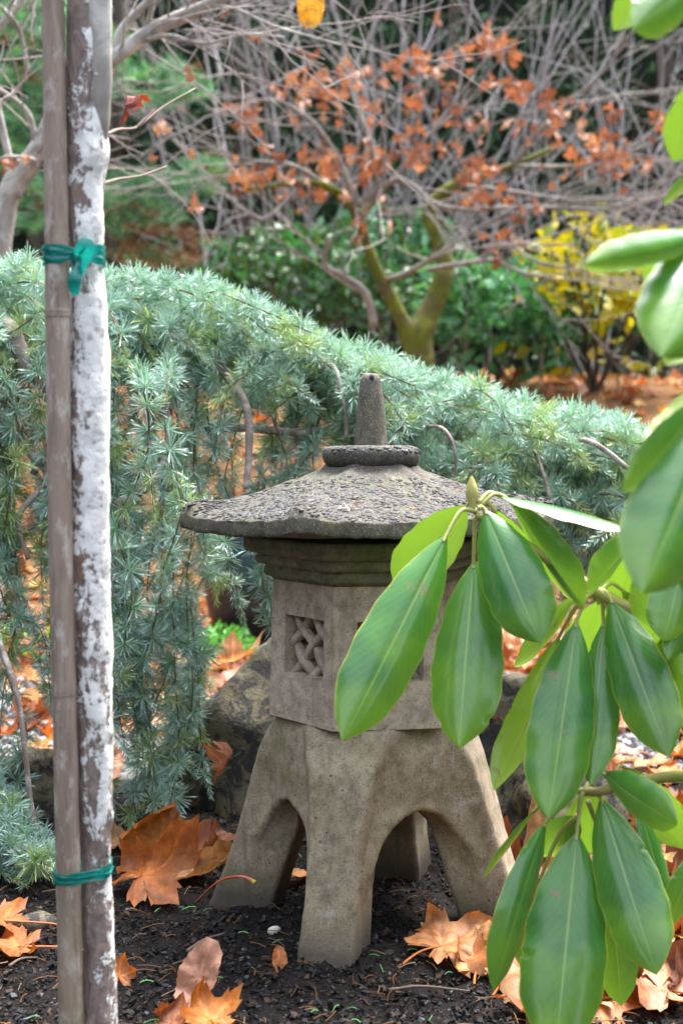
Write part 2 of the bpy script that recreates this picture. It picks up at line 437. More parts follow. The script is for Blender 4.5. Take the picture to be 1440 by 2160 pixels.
# ground: dark mulch, gravel strip, leaf-strewn earth
m, nt, b, _ = newmat('garden_earth'); tc = nd(nt, 'TexCoord'); v = tc.outputs['Object']
sx = nd(nt, 'SeparateXYZ', {0: v}); Y = sx.outputs[1]
n1 = noise(nt, v, 40, 6, 0.7); n2 = noise(nt, v, 240, 4, 0.7)
soil = ramp(nt, n1, [(0.3, (0.006, 0.0055, 0.0058)), (0.7, (0.019, 0.0155, 0.015))])
soil = mix(nt, ramp(nt, n2, [(0.55, g(0)), (0.75, g(1))]), soil, (0.038, 0.034, 0.034))
vg = nd(nt, 'TexVoronoi', {'Vector': v, 'Scale': 60.0})
grav = ramp(nt, nd(nt, 'SeparateXYZ', {0: vg.outputs['Color']}).outputs[0], [(0.0, (0.09, 0.09, 0.10)), (1.0, (0.28, 0.28, 0.30))])
earth = ramp(nt, noise(nt, v, 9, 6, 0.75), [(0.3, (0.05, 0.03, 0.018)), (0.5, (0.16, 0.08, 0.035)), (0.7, (0.28, 0.13, 0.04))])
wob = math_(nt, 'ADD', Y, math_(nt, 'MULTIPLY', noise(nt, v, 4, 4), 0.35))
c = mix(nt, ramp(nt, math_(nt, 'DIVIDE', wob, 10.0), [(0.258, g(0)), (0.272, g(1))]), soil, grav)
c = mix(nt, ramp(nt, math_(nt, 'DIVIDE', wob, 10.0), [(0.35, g(0)), (0.37, g(1))]), c, earth)
nt.links.new(c, b.inputs['Base Color']); b.inputs['Roughness'].default_value = 0.9; b.inputs['Specular IOR Level'].default_value = 0.12
bump(nt, b, math_(nt, 'ADD', n1, math_(nt, 'MULTIPLY', n2, 0.6)), 0.8, 0.01)
M['ground'] = m

# ------------------------------------------------------------------ ground
xs = np.concatenate([np.linspace(-40, -3, 24), np.linspace(-2.8, -0.95, 20), np.linspace(-0.9, 1.0, 270), np.linspace(1.05, 2.9, 20), np.linspace(3.1, 40, 24)])
ys = np.concatenate([np.linspace(-25, 0.2, 16), np.linspace(0.3, 1.2, 16), np.linspace(1.25, 2.45, 190), np.linspace(2.5, 8, 110), np.linspace(8.2, 80, 40)])
X, Yg = np.meshgrid(xs, ys); Z = terrain(X, Yg)
fine = ((X > -0.95) & (X < 1.05) & (Yg > 1.2) & (Yg < 2.5)).astype(float)
P3 = np.stack([X, Yg, X * 0], -1)
Z = Z + fine * (0.0045 * fbm(P3, 38, 4, 9) + 0.002 * np.abs(vnoise(P3, 120, 4)))
nx, ny = len(xs), len(ys)
ii = (np.arange(ny - 1)[:, None] * nx + np.arange(nx - 1)[None])
Fg = np.stack([ii, ii + 1, ii + nx + 1, ii + nx], -1).reshape(-1, 4)
gr = link('ground', raw_mesh('ground', np.stack([X, Yg, Z], -1).reshape(-1, 3), Fg, mats=[M['ground']])); gr['kind'] = 'structure'

# ------------------------------------------------------------------ stone lantern
LX, LY = 0.038, 1.78
LAN = thing('stone_lantern', 'weathered concrete garden lantern with hexagonal roof and four splayed legs standing on dark soil', 'stone lantern', (LX, LY, 0))
HEXROT = math.radians(188)

def hexr(th, k=0.0):
    """radius factor of a hexagon (corner = 1) with corner softening k"""
    a = np.mod(th - HEXROT + math.pi / 6, math.pi / 3) - math.pi / 6     # 0 at a corner
    d = math.pi / 6 - np.abs(a)                                          # 0 mid-face
    h = math.cos(math.pi / 6) / np.cos(d)
    return h * (1 - k) + k * 0.95

def hex_lathe(prof, n=192, soft=0.06, noisy=0.0, seed=0, circ=None):
    th = np.linspace(0, 2 * math.pi, n, endpoint=False)
    rows = []
    for k, (r, z) in enumerate(prof):
        s = soft if circ is None else circ[k]
        R = r * (hexr(th, s) if s < 1 else np.ones(n))
        rows.append(np.stack([R * np.cos(th), R * np.sin(th), np.full(n, z)], -1))
    V = np.concatenate(rows)
    if noisy:
        nn = fbm(V, 28, 4, seed); rad = np.stack([V[:, 0], V[:, 1], V[:, 2] * 0], -1)
        rad /= np.linalg.norm(rad, axis=1)[:, None] + 1e-6
        V = V + rad * (nn * noisy)[:, None]
    m_ = len(prof); i = np.arange(m_ - 1)[:, None] * n; j = np.arange(n)[None]
    F = np.stack([i + j, i + (j + 1) % n, i + n + (j + 1) % n, i + n + j], -1).reshape(-1, 4)
    return V, F

def dense(prof, step=0.004):
    out = []
    for (a, b_) in zip(prof[:-1], prof[1:]):
        L = math.hypot(b_[0] - a[0], b_[1] - a[1]); k = max(1, int(L / step))
        for q in range(k): out.append((a[0] + (b_[0] - a[0]) * q / k, a[1] + (b_[1] - a[1]) * q / k))
    return out + [prof[-1]]

# --- roof: neck circle to hexagonal eave, raised hip ridges with worn ends
TILT = rotm(math.radians(-1.9), math.radians(-0.3), 0); TC = np.array([0, 0, 0.50])
def tilt(V): return (V - TC) @ TILT.T + TC
n, mt = 360, 70
th = np.linspace(0, 2 * math.pi, n, endpoint=False); tt = np.linspace(0, 1, mt)
TH, T2 = np.meshgrid(th, tt)
hx = hexr(TH, 0.0)
Rr = (0.0575 * (1 - T2) + 0.241 * hx * T2)
zz = np.interp(T2, [0, 0.05, 0.18, 0.4, 0.7, 0.9, 1], [0.5745, 0.5675, 0.558, 0.5445, 0.5275, 0.5170, 0.5105])
a = np.abs(np.mod(TH - HEXROT + math.pi / 6, math.pi / 3) - math.pi / 6) * Rr      # arc distance to the hip
P = np.stack([Rr * np.cos(TH), Rr * np.sin(TH), zz], -1)
rough = fbm(P, 60, 4, 21)
ridge = np.exp(-(a / (0.010 + 0.006 * T2)) ** 2) * (0.003 + 0.0095 * sstep(0.55, 0.93, T2)) * (1 + 0.5 * fbm(P, 38, 2, 5))
ridge *= 1 - 0.75 * sstep(0.955, 1.0, T2)
lift = 0.0045 * np.exp(-(a / 0.05) ** 2) * T2 ** 2
zz = zz + ridge + lift + rough * 0.0011
P = np.stack([Rr * np.cos(TH), Rr * np.sin(TH), zz], -1)
eave = P[-1]
rows = [P.reshape(-1, 3)]
eth = th
er = Rr[-1]
for k, (dr, dz) in enumerate([(0.0004, -0.0008), (0.0006, -0.003), (0.0006, -0.009), (0.0, -0.0145), (-0.0008, -0.0172), (-0.003, -0.0182), (-0.03, -0.0180), (-0.075, -0.0165), (-0.12, -0.0160)]):
    r_ = er + dr; z_ = eave[:, 2] * (1 if k < 6 else 0.5) + (0 if k < 6 else 0.5 * 0.5105) + dz
    if k >= 6: z_ = np.full(n, 0.5105 + dz)
    q = np.stack([r_ * np.cos(eth), r_ * np.sin(eth), z_], -1)
    if k < 6:
        nn = fbm(q, 75, 3, 31); q[:, 0] += np.cos(eth) * nn * 0.0012; q[:, 1] += np.sin(eth) * nn * 0.0012; q[:, 2] += 0.0008 * fbm(q, 90, 2, 3)
    rows.append(q)
V = tilt(np.concatenate(rows)); mrows = mt + 9
i = np.arange(mrows - 1)[:, None] * n; j = np.arange(n)[None]
F = np.stack([i + j, i + n + j, i + n + (j + 1) % n, i + (j + 1) % n], -1).reshape(-1, 4)
mi = np.repeat((np.arange(mrows - 1) >= mt - 1).astype(int), n)
roof = link('roof', raw_mesh('roof', V, F, mats=[M['roof'], M['fascia']], mi=mi), LAN)
# exposed aggregate pebbles bedded in the roof
iv, iF = ico(1)
mb = MB(); r2 = np.random.default_rng(3)
for k in range(6400):
    t_ = math.sqrt(r2.uniform(0.03, 0.96)); it = int(t_ * (mt - 1)); ia = r2.integers(0, n)
    p = tilt(P[it, ia][None])[0]; s = r2.uniform(0.0020, 0.0040)
    V_ = iv * np.array([s * r2.uniform(0.9, 1.5), s, s * 0.30]) @ rotm(r2.uniform(-.07, .07), 0.27 + r2.uniform(-.07, .07), 0).T
    V_ = V_ @ rotm(0, 0, th[ia]).T
    cc = r2.choice([0, 0, 0, 1, 2]); br = r2.uniform(0.6, 1.25)
    col = [(0.060, 0.060, 0.068), (0.070, 0.067, 0.066), (0.095, 0.088, 0.078)][cc]
    mb.add(V_ + p + [0, 0, -0.0005], iF, np.array(col) * br)
ag = mb.obj('roof_aggregate', [M['pebble']], LAN); ag['kind'] = 'stuff'
mb = MB()
for k in range(34):
    ia = r2.integers(0, n); it = r2.integers(8, 64); p = tilt(P[it, ia][None])[0] + [0, 0, .0018]; a_ = r2.uniform(0, 6.28); L_ = r2.uniform(.008, .016); dx = np.array([math.cos(a_), math.sin(a_), 0]) * L_
    q0, q1 = p - dx / 2, p + dx / 2; rr0 = np.array([math.hypot(*q0[:2]), math.hypot(*q1[:2])]); dz_ = -(rr0 - math.hypot(*p[:2])) * .27
    add_tube(mb, np.array([q0 + [0, 0, dz_[0]], p, q1 + [0, 0, dz_[1]]]), .00055, 3, np.array((.30, .17, .07)) * r2.uniform(.5, 1.3), cap=False)
nl = mb.obj('roof_needles', [M['twig']]); nl.location = (LX, LY, 0); tag(nl, 'a few fallen brown needles lodged on the lantern roof', 'needles', kind='stuff')
# collar ring
V, F = hex_lathe(dense([(0.03, 0.5995), (0.050, 0.6005), (0.0575, 0.5985), (0.0612, 0.593), (0.0622, 0.588), (0.0605, 0.581), (0.0565, 0.5765), (0.0545, 0.574), (0.02, 0.573)], 0.003), 120, 1.0, 0.0011, 4)
col_ = link('collar', raw_mesh('collar', tilt(V), F[:, ::-1], mats=[M['roof']]), LAN)
mb = MB()
for k in range(260):
    a_ = r2.uniform(0, 6.283); q = r2.uniform(0, 1); rr_ = 0.0475 + 0.0135 * math.sin(q * 1.9); z_ = 0.6 - 0.012 * q ** 2
    p = tilt(np.array([[rr_ * math.cos(a_), rr_ * math.sin(a_), z_]]))[0]; s = r2.uniform(0.0018, 0.0042)
    mb.add(iv * [s * .8, s * 1.3, s * 0.3] @ rotm(0, q * 1.3, a_).T + p, iF, np.array((0.08, 0.08, 0.09)) * r2.uniform(0.6, 1.5))
o = mb.obj('collar_aggregate', [M['pebble']], LAN); o['kind'] = 'stuff'
# finial
V, F = hex_lathe(dense([(0.002, 0.6925), (0.007, 0.692), (0.0112, 0.689), (0.0132, 0.684), (0.0150, 0.668), (0.0185, 0.635), (0.0212, 0.606), (0.0216, 0.5985)], 0.003), 64, 1.0, 0.0009, 8)
V = np.vstack([V, [[0, 0, 0.6926]]]); nc = 64
capf = np.stack([np.full(nc, len(V) - 1), np.arange(nc), (np.arange(nc) + 1) % nc], -1)
fin = link('finial', raw_mesh('finial', tilt(V), [F[:, ::-1], capf], mats=[M['finial']]), LAN)
V_ = iv * [0.0036, 0.003, 0.005] + [0.001, -0.0120, 0.6865]
link('dark_pebble', raw_mesh('dark_pebble', tilt(V_), iF, np.array((0.035, 0.04, 0.055)) * np.ones((len(V_), 3)), mats=[M['pebble']]), fin)
# scrap of dried lichen on the roof
mb = MB()
pc = tilt(P[int(0.80 * 69), int(np.argmin(np.abs(th - math.radians(259))))][None])[0]
for pts in ([(-.006, 0, .002), (-.002, .003, .005), (.001, .002, .008)], [(.001, .002, .008), (.006, -.004, .003), (.0065, -.009, .0)], [(-.006, 0, .002), (.001, -.003, .003), (.005, -.002, .004)]):
    add_tube(mb, smooth_path(np.array(pts) + pc, 8), 0.0008, 5, (0.6, 0.58, 0.52))
o = mb.obj('lichen_scrap', [M['twig']]); tag(o, 'small scrap of pale dried lichen lying on the front of the lantern roof', 'lichen'); 
# bits live in lantern space: move to the lantern
o.location = (LX, LY, 0)
# --- cornice
V, F = hex_lathe(dense([(0.10, 0.4885), (0.160, 0.4885), (0.1640, 0.4865), (0.1640, 0.4745), (0.1615, 0.470), (0.1545, 0.4680), (0.1480, 0.4672), (0.1470, 0.4655), (0.1500, 0.4640), (0.1495, 0.4585), (0.1460, 0.4545), (0.1375, 0.4530), (0.1365, 0.4510), (0.1385, 0.4495), (0.1385, 0.4420), (0.1350, 0.4385), (0.1275, 0.4370), (0.1262, 0.4345), (0.08, 0.4335)], 0.003), 192, 0.10, 0.0012, 12)
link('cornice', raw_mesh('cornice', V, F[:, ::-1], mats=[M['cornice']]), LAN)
# --- fire box: six panels with sunk windows of woven stone bars
zb, zt = 0.262, 0.4345; Rb, Rt = 0.1305, 0.1255
ap = math.cos(math.pi / 6)
wz0, wz1, ww = 0.3195, 0.3925, 0.0400      # window bottom, top, half width
mb = MB()
def panel(a0):
    c_, s_ = math.cos(a0), math.sin(a0)
    def pt(u, z, dep=0.0, edge=False):
        R_ = Rb + (Rt - Rb) * (z - zb) / (zt - zb)
        hw = R_ / 2; uu = u * hw if edge else u
        nrm = R_ * ap - dep
        return np.array([nrm * c_ - uu * s_, nrm * s_ + uu * c_, z])
    us = [('e', -1), ('a', -ww), ('a', ww), ('e', 1)]
    def grid(u0, u1, z0, z1, nu, nz):
        V = []
        for kz in range(nz + 1):
            z = z0 + (z1 - z0) * kz / nz
            R_ = Rb + (Rt - Rb) * (z - zb) / (zt - zb)
            A = u0[1] * R_ / 2 if u0[0] == 'e' else u0[1]; B = u1[1] * R_ / 2 if u1[0] == 'e' else u1[1]
            A += 0.005 if u0[0] == 'a' else 0; B += 0.005 if u1[0] == 'a' else 0
            for ku in range(nu + 1): V.append(pt(A + (B - A) * ku / nu, z))
        V = np.array(V); i = np.arange(nz)[:, None] * (nu + 1) + np.arange(nu)[None]
        F = np.stack([i, i + 1, i + nu + 2, i + nu + 1], -1).reshape(-1, 4)
        mb.add(V, F)
    zs = [(zb, wz0, 10), (wz0, wz1, 14), (wz1, zt, 8)]
    for k, (z0, z1, nz) in enumerate(zs):
        grid(us[0], us[1], z0, z1, 6, nz); grid(us[2], us[3], z0, z1, 6, nz)
        if k != 1: grid(us[1], us[2], z0, z1, 14, nz)
    D = 0.024; D2 = 0.060
    C = [(-ww + .005, wz0), (ww + .005, wz0), (ww + .005, wz1), (-ww + .005, wz1)]
    for q in range(4):
        (u0, z0), (u1, z1) = C[q], C[(q + 1) % 4]
        mb.add(np.array([pt(u0, z0), pt(u1, z1), pt((u1 - .005) * .97 + .005, z1, D), pt((u0 - .005) * .97 + .005, z0, D)]), [[3, 2, 1, 0]])
        um, zm = (u0 + u1) / 2, (z0 + z1) / 2                 # back plate corner with a diamond opening
        (u2, z2) = C[(q + 2) % 4]; un, zn = (u1 + u2) / 2, (z1 + z2) / 2
        mb.add(np.array([pt(um * .98, zm, D), pt(u1 * .97, z1, D), pt(un * .98, zn, D)]), [[0, 1, 2]])
        mb.add(np.array([pt(um * .98, zm, D), pt(un * .98, zn, D), pt(un * .98, zn, D2), pt(um * .98, zm, D2)]), [[0, 1, 2, 3]])
for k in range(6): panel(HEXROT + math.pi / 6 + k * math.pi / 3)
# bottom rim
rb = np.array([[Rb * math.cos(HEXROT + k * math.pi / 3), Rb * math.sin(HEXROT + k * math.pi / 3), zb] for k in range(6)])
mb.add(np.vstack([rb, rb * [0.5, 0.5, 1]]), [[k, 6 + k, 6 + (k + 1) % 6, (k + 1) % 6] for k in range(6)])
Vf = np.concatenate(mb.V); nn = fbm(Vf, 40, 4, 2); rad = Vf * [1, 1, 0]; rad /= np.linalg.norm(rad, axis=1)[:, None]
chipn = np.clip(fbm(Vf, 70, 3, 41), 0, 1) * np.exp(-np.abs(Vf[:, 2] - zb) / 0.006)
wall = (np.linalg.norm(Vf[:, :2], axis=1) > 0.1)
Vf = Vf + rad * (nn * 0.0008 - chipn * 0.008)[:, None] * wall[:, None]
mb.V = [Vf]
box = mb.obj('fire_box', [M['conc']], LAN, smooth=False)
def bar(L, over, nseg=26):
    """half-round woven bar along x, weaving in y; crossings at -c,0,c"""
    x = np.linspace(-L, L, nseg); c0 = 0.0280
    y = 0.0022 * over * np.cos(math.pi * x / c0)
    prof = [(-0.0066, -0.006), (-0.0066, 0.001), (-0.0052, 0.0036), (0, 0.0042), (0.0052, 0.0036), (0.0066, 0.001), (0.0066, -0.006)]
    V = np.array([[xx, yy + pz, py_] for xx, yy in zip(x, y) for py_, pz in prof]); k = len(prof); V[:, 2] *= 0.72
    i = np.arange(nseg - 1)[:, None] * k; j = np.arange(k - 1)[None]
    F = np.stack([i + j, i + k + j, i + k + j + 1, i + j + 1], -1).reshape(-1, 4)
    return raw_mesh('lattice_bar', V, F, mats=[M['conc']])
bars = {(1, 0): bar(0.052, 1), (-1, 0): bar(0.052, -1), (1, 1): bar(0.0295, 1), (-1, 1): bar(0.0295, -1)}
for k in range(6):
    a0 = HEXROT + math.pi / 6 + k * math.pi / 3
    base = Matrix.Rotation(a0 - math.pi / 2, 4, 'Z') @ Matrix.Translation((-0.005, 0.1285 * ap - 0.0155, (wz0 + wz1) / 2))
    for sgn in (1, -1):
        for off in (-1, 0, 1):
            over = sgn * (1 if off == 0 else -1)
            rot = Matrix.Rotation(sgn * math.radians(45), 4, 'Y')
            link('lattice_bar', bars[(over, abs(off))], box, mw=base @ rot @ Matrix.Translation((0, 0, off * 0.0280)))
# --- base with four legs from a distance field (surface nets)
def surface_nets(f, lo, step):
    nx, ny, nz = f.shape; s = f < 0
    c = np.zeros((nx - 1, ny - 1, nz - 1), int)
    for dx in (0, 1):
        for dy in (0, 1):
            for dz in (0, 1): c += s[dx:nx - 1 + dx, dy:ny - 1 + dy, dz:nz - 1 + dz]
    act = (c > 0) & (c < 8); idx = -np.ones(act.shape, int); cells = np.argwhere(act); idx[act] = np.arange(len(cells))
    acc = np.zeros((len(cells), 3)); cnt = np.zeros(len(cells))
    corners = [(a, b_, d) for a in (0, 1) for b_ in (0, 1) for d in (0, 1)]
    for p in corners:
        for ax in range(3):
            if p[ax]: continue
            q = list(p); q[ax] = 1
            fa = f[cells[:, 0] + p[0], cells[:, 1] + p[1], cells[:, 2] + p[2]]
            fb = f[cells[:, 0] + q[0], cells[:, 1] + q[1], cells[:, 2] + q[2]]
            m_ = (fa < 0) != (fb < 0); t = np.where(m_, fa / np.where(m_, fa - fb, 1), 0)
            pt = np.array(p, float)[None] + t[:, None] * (np.array(q) - np.array(p))[None]
            acc += np.where(m_[:, None], pt, 0); cnt += m_
    V = (cells + acc / cnt[:, None]) * step + lo
    F = []
    for ax in range(3):
        u, v_ = (ax + 1) % 3, (ax + 2) % 3
        sa = np.take(s, range(0, s.shape[ax] - 1), ax); sb = np.take(s, range(1, s.shape[ax]), ax)
        e = np.argwhere(sa != sb); e = e[(e[:, u] > 0) & (e[:, v_] > 0) & (e[:, u] < f.shape[u] - 1) & (e[:, v_] < f.shape[v_] - 1)]
        flip = sb[e[:, 0], e[:, 1], e[:, 2]]
        def cell(du, dv):
            k = e.copy(); k[:, u] -= du; k[:, v_] -= dv; return idx[k[:, 0], k[:, 1], k[:, 2]]
        Q = np.stack([cell(1, 1), cell(0, 1), cell(0, 0), cell(1, 0)], -1)
        Q[flip] = Q[flip][:, ::-1]; F.append(Q)
    return V, np.concatenate(F)
st = 0.0042; lo = np.array([-0.26, -0.26, -0.035])
gx, gy, gz = np.meshgrid(*[np.arange(lo[k], hi, st) + 0 for k, hi in enumerate((0.26, 0.26, 0.285))], indexing='ij')
def smin(a, b_, k):
    h = np.clip(0.5 + 0.5 * (b_ - a) / k, 0, 1); return b_ + (a - b_) * h - k * h * (1 - h)
LEG0 = math.radians(163.6)
zkn = [-0.04, 0.0, 0.024, 0.05, 0.087, 0.135, 0.183, 0.215, 0.245, 0.262]
ro = np.interp(gz, zkn, [0.224, 0.212, 0.203, 0.191, 0.178, 0.164, 0.150, 0.139, 0.122, 0.104])
thk = np.interp(gz, zkn, [0.090, 0.088, 0.085, 0.082, 0.081, 0.084, 0.092, 0.10, 0.12, 0.12])
tw = np.interp(gz, zkn, [0.034, 0.034, 0.0335, 0.033, 0.033, 0.034, 0.037, 0.042, 0.048, 0.05])
rad = np.sqrt(gx ** 2 + gy ** 2)
d = np.full(gx.shape, 1.0)
for k in range(4):
    a_ = LEG0 + k * math.pi / 2; u = gx * math.cos(a_) + gy * math.sin(a_); v_ = -gx * math.sin(a_) + gy * math.cos(a_)
    qx = np.abs(u - (ro - thk / 2)) - (thk / 2 - 0.007); qy = np.abs(v_) - (tw - 0.007)
    leg = np.sqrt(np.maximum(qx, 0) ** 2 + np.maximum(qy, 0) ** 2) + np.minimum(np.maximum(qx, qy), 0) - 0.007
    d = leg if k == 0 else smin(d, leg, 0.012)
rc = np.interp(gz, [0.08, 0.10, 0.14, 0.17, 0.2, 0.23, 0.262, 0.3], [0.135, 0.14, 0.127, 0.119, 0.119, 0.116, 0.104, 0.09])
body = np.maximum(rad - rc, gz - 0.262)
wz = 0.1 * (np.clip(0.160 - gz, 0, 1) / 0.088) ** 0.6
for k in range(2):
    a_ = LEG0 + math.pi / 4 + k * math.pi / 2; s_ = -gx * math.sin(a_) + gy * math.cos(a_)
    body = -smin(-body, np.maximum(np.abs(s_) - wz, gz - 0.160), 0.012)
d = smin(d, body, 0.034)
d = np.maximum(d, gz - 0.2615)
cav = np.sqrt(gx ** 2 + gy ** 2 + (np.maximum(gz - 0.12, 0) * 2.0) ** 2) - 0.092     # hollow underside
d = np.maximum(d, -cav)
Pg = np.stack([gx, gy, gz], -1)
d = d + 0.0010 * fbm(Pg, 30, 3, 6)
V, F = surface_nets(d, lo, st)
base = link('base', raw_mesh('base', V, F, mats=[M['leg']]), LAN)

# ------------------------------------------------------------------ rocks
def rock(name, label, c, size, seed, rot=0.0, cat='rock', group=None, sub=5, cuts=9):
    V, F = ico(sub); r = np.random.default_rng(seed)
    for k in range(cuts):
        nv = r.normal(size=3); nv /= np.linalg.norm(nv); dd = r.uniform(0.62, 0.9)
        ex = np.maximum(V @ nv - dd, 0); V = V - ex[:, None] * nv * 0.9
    V = V * (1 + 0.10 * fbm(V, 1.8, 3, seed) + 0.035 * fbm(V, 6, 4, seed + 3))[:, None]
    V = (V * size) @ rotm(0, 0, rot).T
    o = link(name, raw_mesh(name, V, F, mats=[M['rock']]), loc=c)
    return tag(o, label, cat, group)
rock('boulder', 'large mottled brown boulder behind the left side of the stone lantern', (-0.085, 2.40, 0.075), np.array([0.25, 0.2, 0.235]), 11, 0.3)
rock('boulder', 'low dark rock at the left edge of the bed beside the bamboo stake', (-0.50, 2.26, 0.02), np.array([0.09, 0.09, 0.085]), 15, 0.8)
rock('boulder', 'speckled grey rock behind the right leg of the stone lantern', (0.31, 2.06, 0.05), np.array([0.115, 0.09, 0.095]), 19, 0.1)
rock('boulder', 'flat-topped tan rock further back at the right of the lantern', (0.27, 2.36, 0.09), np.array([0.16, 0.11, 0.115]), 23, -0.4)
o = rock('stone', 'small flat brown stone half sunk in soil beside bamboo stake', (*at(78, 1965, 1.735)[:2], 0.003), np.array([0.034, 0.022, 0.014]), 31, 0.2, 'stone', None, 3, 5)
mw_, ntw, bw, _ = newmat('white_pebble'); bw.inputs['Base Color'].default_value = (0.62, 0.6, 0.5, 1); bw.inputs['Roughness'].default_value = 0.6
p = at(578, 1999, 1.687); o = rock('pebble', 'single cream-white pebble on dark soil left of the front leg', (p[0], p[1], tz(p[0], p[1]) + 0.004), np.array([0.0085, 0.006, 0.007]), 37, 0.2, 'pebble', None, 2, 5)
o.data.materials[0] = mw_

# ------------------------------------------------------------------ mulch chips, needles, gravel
r = np.random.default_rng(41); mb = MB()
bx = np.array([[-1, -1, -1], [1, -1, -1], [1, 1, -1], [-1, 1, -1], [-1, -1, 1], [1, -1, 1], [1, 1, 1], [-1, 1, 1]], float)
bF = np.array([[0, 3, 2, 1], [4, 5, 6, 7], [0, 1, 5, 4], [1, 2, 6, 5], [2, 3, 7, 6], [3, 0, 4, 7]])
N_ = 32000
cy = 1.36 + 1.05 * r.uniform(0, 1, N_) ** 1.25; cx = r.uniform(-0.30, 0.32, N_) * cy * 1.05
czs = terrain(cx, cy)
for k in range(N_):
    L = min(0.006, np.exp(r.normal(-6.4, 0.6))); wd = L * r.uniform(0.3, 0.85); hh = L * r.uniform(0.3, 0.7)
    if r.uniform() < 0.05: L *= 2.2; wd *= 0.6
    V_ = bx * [L, wd, hh] * r.uniform(0.45, 1.0, (8, 3))
    V_ = V_ @ rotm(r.normal(0, .35), r.normal(0, .35), r.uniform(0, 6.28)).T
    q = r.uniform()
    col = np.array((0.010, 0.0092, 0.0098)) * r.uniform(0.6, 2.2) if q < 0.72 else np.array((0.05, 0.033, 0.024)) * r.uniform(0.6, 1.4) if q < 0.94 else np.array((0.075, 0.08, 0.09)) * r.uniform(0.6, 1.4)
    mb.add(V_ + [cx[k], cy[k], czs[k] + 0.003 + hh * 0.3], bF, col)
o = mb.obj('mulch_chips', [M['chip']], smooth=False); tag(o, 'dark bark mulch and soil crumbs around the lantern feet', 'mulch', kind='stuff')
mb = MB()
def needle_line(mb, p, a_, L, rd, col, bend=0.2):
    dx = np.array([math.cos(a_), math.sin(a_), 0]); sx_ = np.array([-dx[1], dx[0], 0])
    pts = [p - dx * L / 2, p + sx_ * L * bend * 0.5 + [0, 0, 0.002], p + dx * L / 2]
    add_tube(mb, smooth_path(pts, 5), rd, 3, col, cap=False)
for k in range(620):
    y_ = 1.40 + 1.0 * r.uniform() ** 1.3; x_ = r.uniform(-0.29, 0.30) * y_; q = r.uniform()
    L = r.uniform(0.012, 0.035)
    col = np.array((0.24, 0.11, 0.04)) * r.uniform(0.25, 1.3) if q < 0.6 else np.array((0.20, 0.13, 0.08)) * r.uniform(0.5, 1.3) if q < 0.86 else np.array((0.10, 0.30, 0.10)) * r.uniform(0.6, 1.6)
    if q > 0.86: L *= 0.6
    needle_line(mb, np.array([x_, y_, tz(x_, y_) + 0.0075]), r.uniform(0, 6.28), L, 0.0005 if q < 0.6 else 0.0007, col, r.normal(0, .09))
o = mb.obj('fallen_needles', [M['twig']]); tag(o, 'fallen brown conifer needles and green bits strewn on soil', 'needles', kind='stuff')
mb = MB()
for k in range(2600):
    y_ = r.uniform(2.55, 3.6); x_ = r.uniform(-0.32, 0.32) * y_; s = r.uniform(0.005, 0.014)
    mb.add(iv * s * r.uniform(0.6, 1.2, 3) @ rotm(r.uniform(0, 3), 0, r.uniform(0, 6)).T + [x_, y_, tz(x_, y_) + s * 0.3], iF, np.array((0.20, 0.205, 0.225)) * r.uniform(0.35, 1.6))
o = mb.obj('gravel', [M['pebble']], smooth=False); tag(o, 'grey gravel strip behind the boulders', 'gravel', kind='stuff')

# ------------------------------------------------------------------ weeping blue cedar
CED = thing('weeping_cedar', 'blue weeping cedar trained sideways with curtains of hanging needle clusters behind the lantern', 'cedar tree', (-1.35, 2.5, 0))
COFF = np.array(CED.location)
r = np.random.default_rng(5)
def rosette(seed, col, nn=46, L=0.0245, tip=False):
    q = np.random.default_rng(seed); mb = MB(); V = []; F = []; T = []
    for k in range(nn):
        ph = q.uniform(0, 6.283); el = math.acos(q.uniform(-0.15, 0.97)) if not tip else math.acos(q.uniform(0.35, 0.98))
        dv = np.array([math.sin(el) * math.cos(ph), math.sin(el) * math.sin(ph), math.cos(el)])
        sd_ = np.cross(dv, q.normal(size=3)); sd_ /= np.linalg.norm(sd_); nv = np.cross(sd_, dv)
        l = L * q.uniform(0.72, 1.08); w_ = 0.00066; b0 = dv * 0.0015 + np.array([0, 0, q.uniform(-0.003, 0.003)])
        n0 = len(V); cv = nv * l * q.normal(0, 0.04)
        V += [b0 + sd_ * w_ * .55, b0 - sd_ * w_ * .55, b0 + dv * l * 0.5 + nv * w_ * 0.8 + cv * .5, b0 + dv * l * 0.82 + sd_ * w_ + cv, b0 + dv * l * 0.82 - sd_ * w_ + cv, b0 + dv * l + cv * 1.3]
        F += [[n0, n0 + 3, n0 + 2], [n0 + 1, n0 + 2, n0 + 4], [n0, n0 + 2, n0 + 1], [n0 + 2, n0 + 3, n0 + 4], [n0 + 3, n0 + 5, n0 + 4]]
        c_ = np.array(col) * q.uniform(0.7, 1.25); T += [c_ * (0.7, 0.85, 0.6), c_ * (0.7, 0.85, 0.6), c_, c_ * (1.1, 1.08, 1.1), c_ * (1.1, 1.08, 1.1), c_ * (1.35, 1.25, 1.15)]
    return np.array(V), np.array(F), np.array(T)
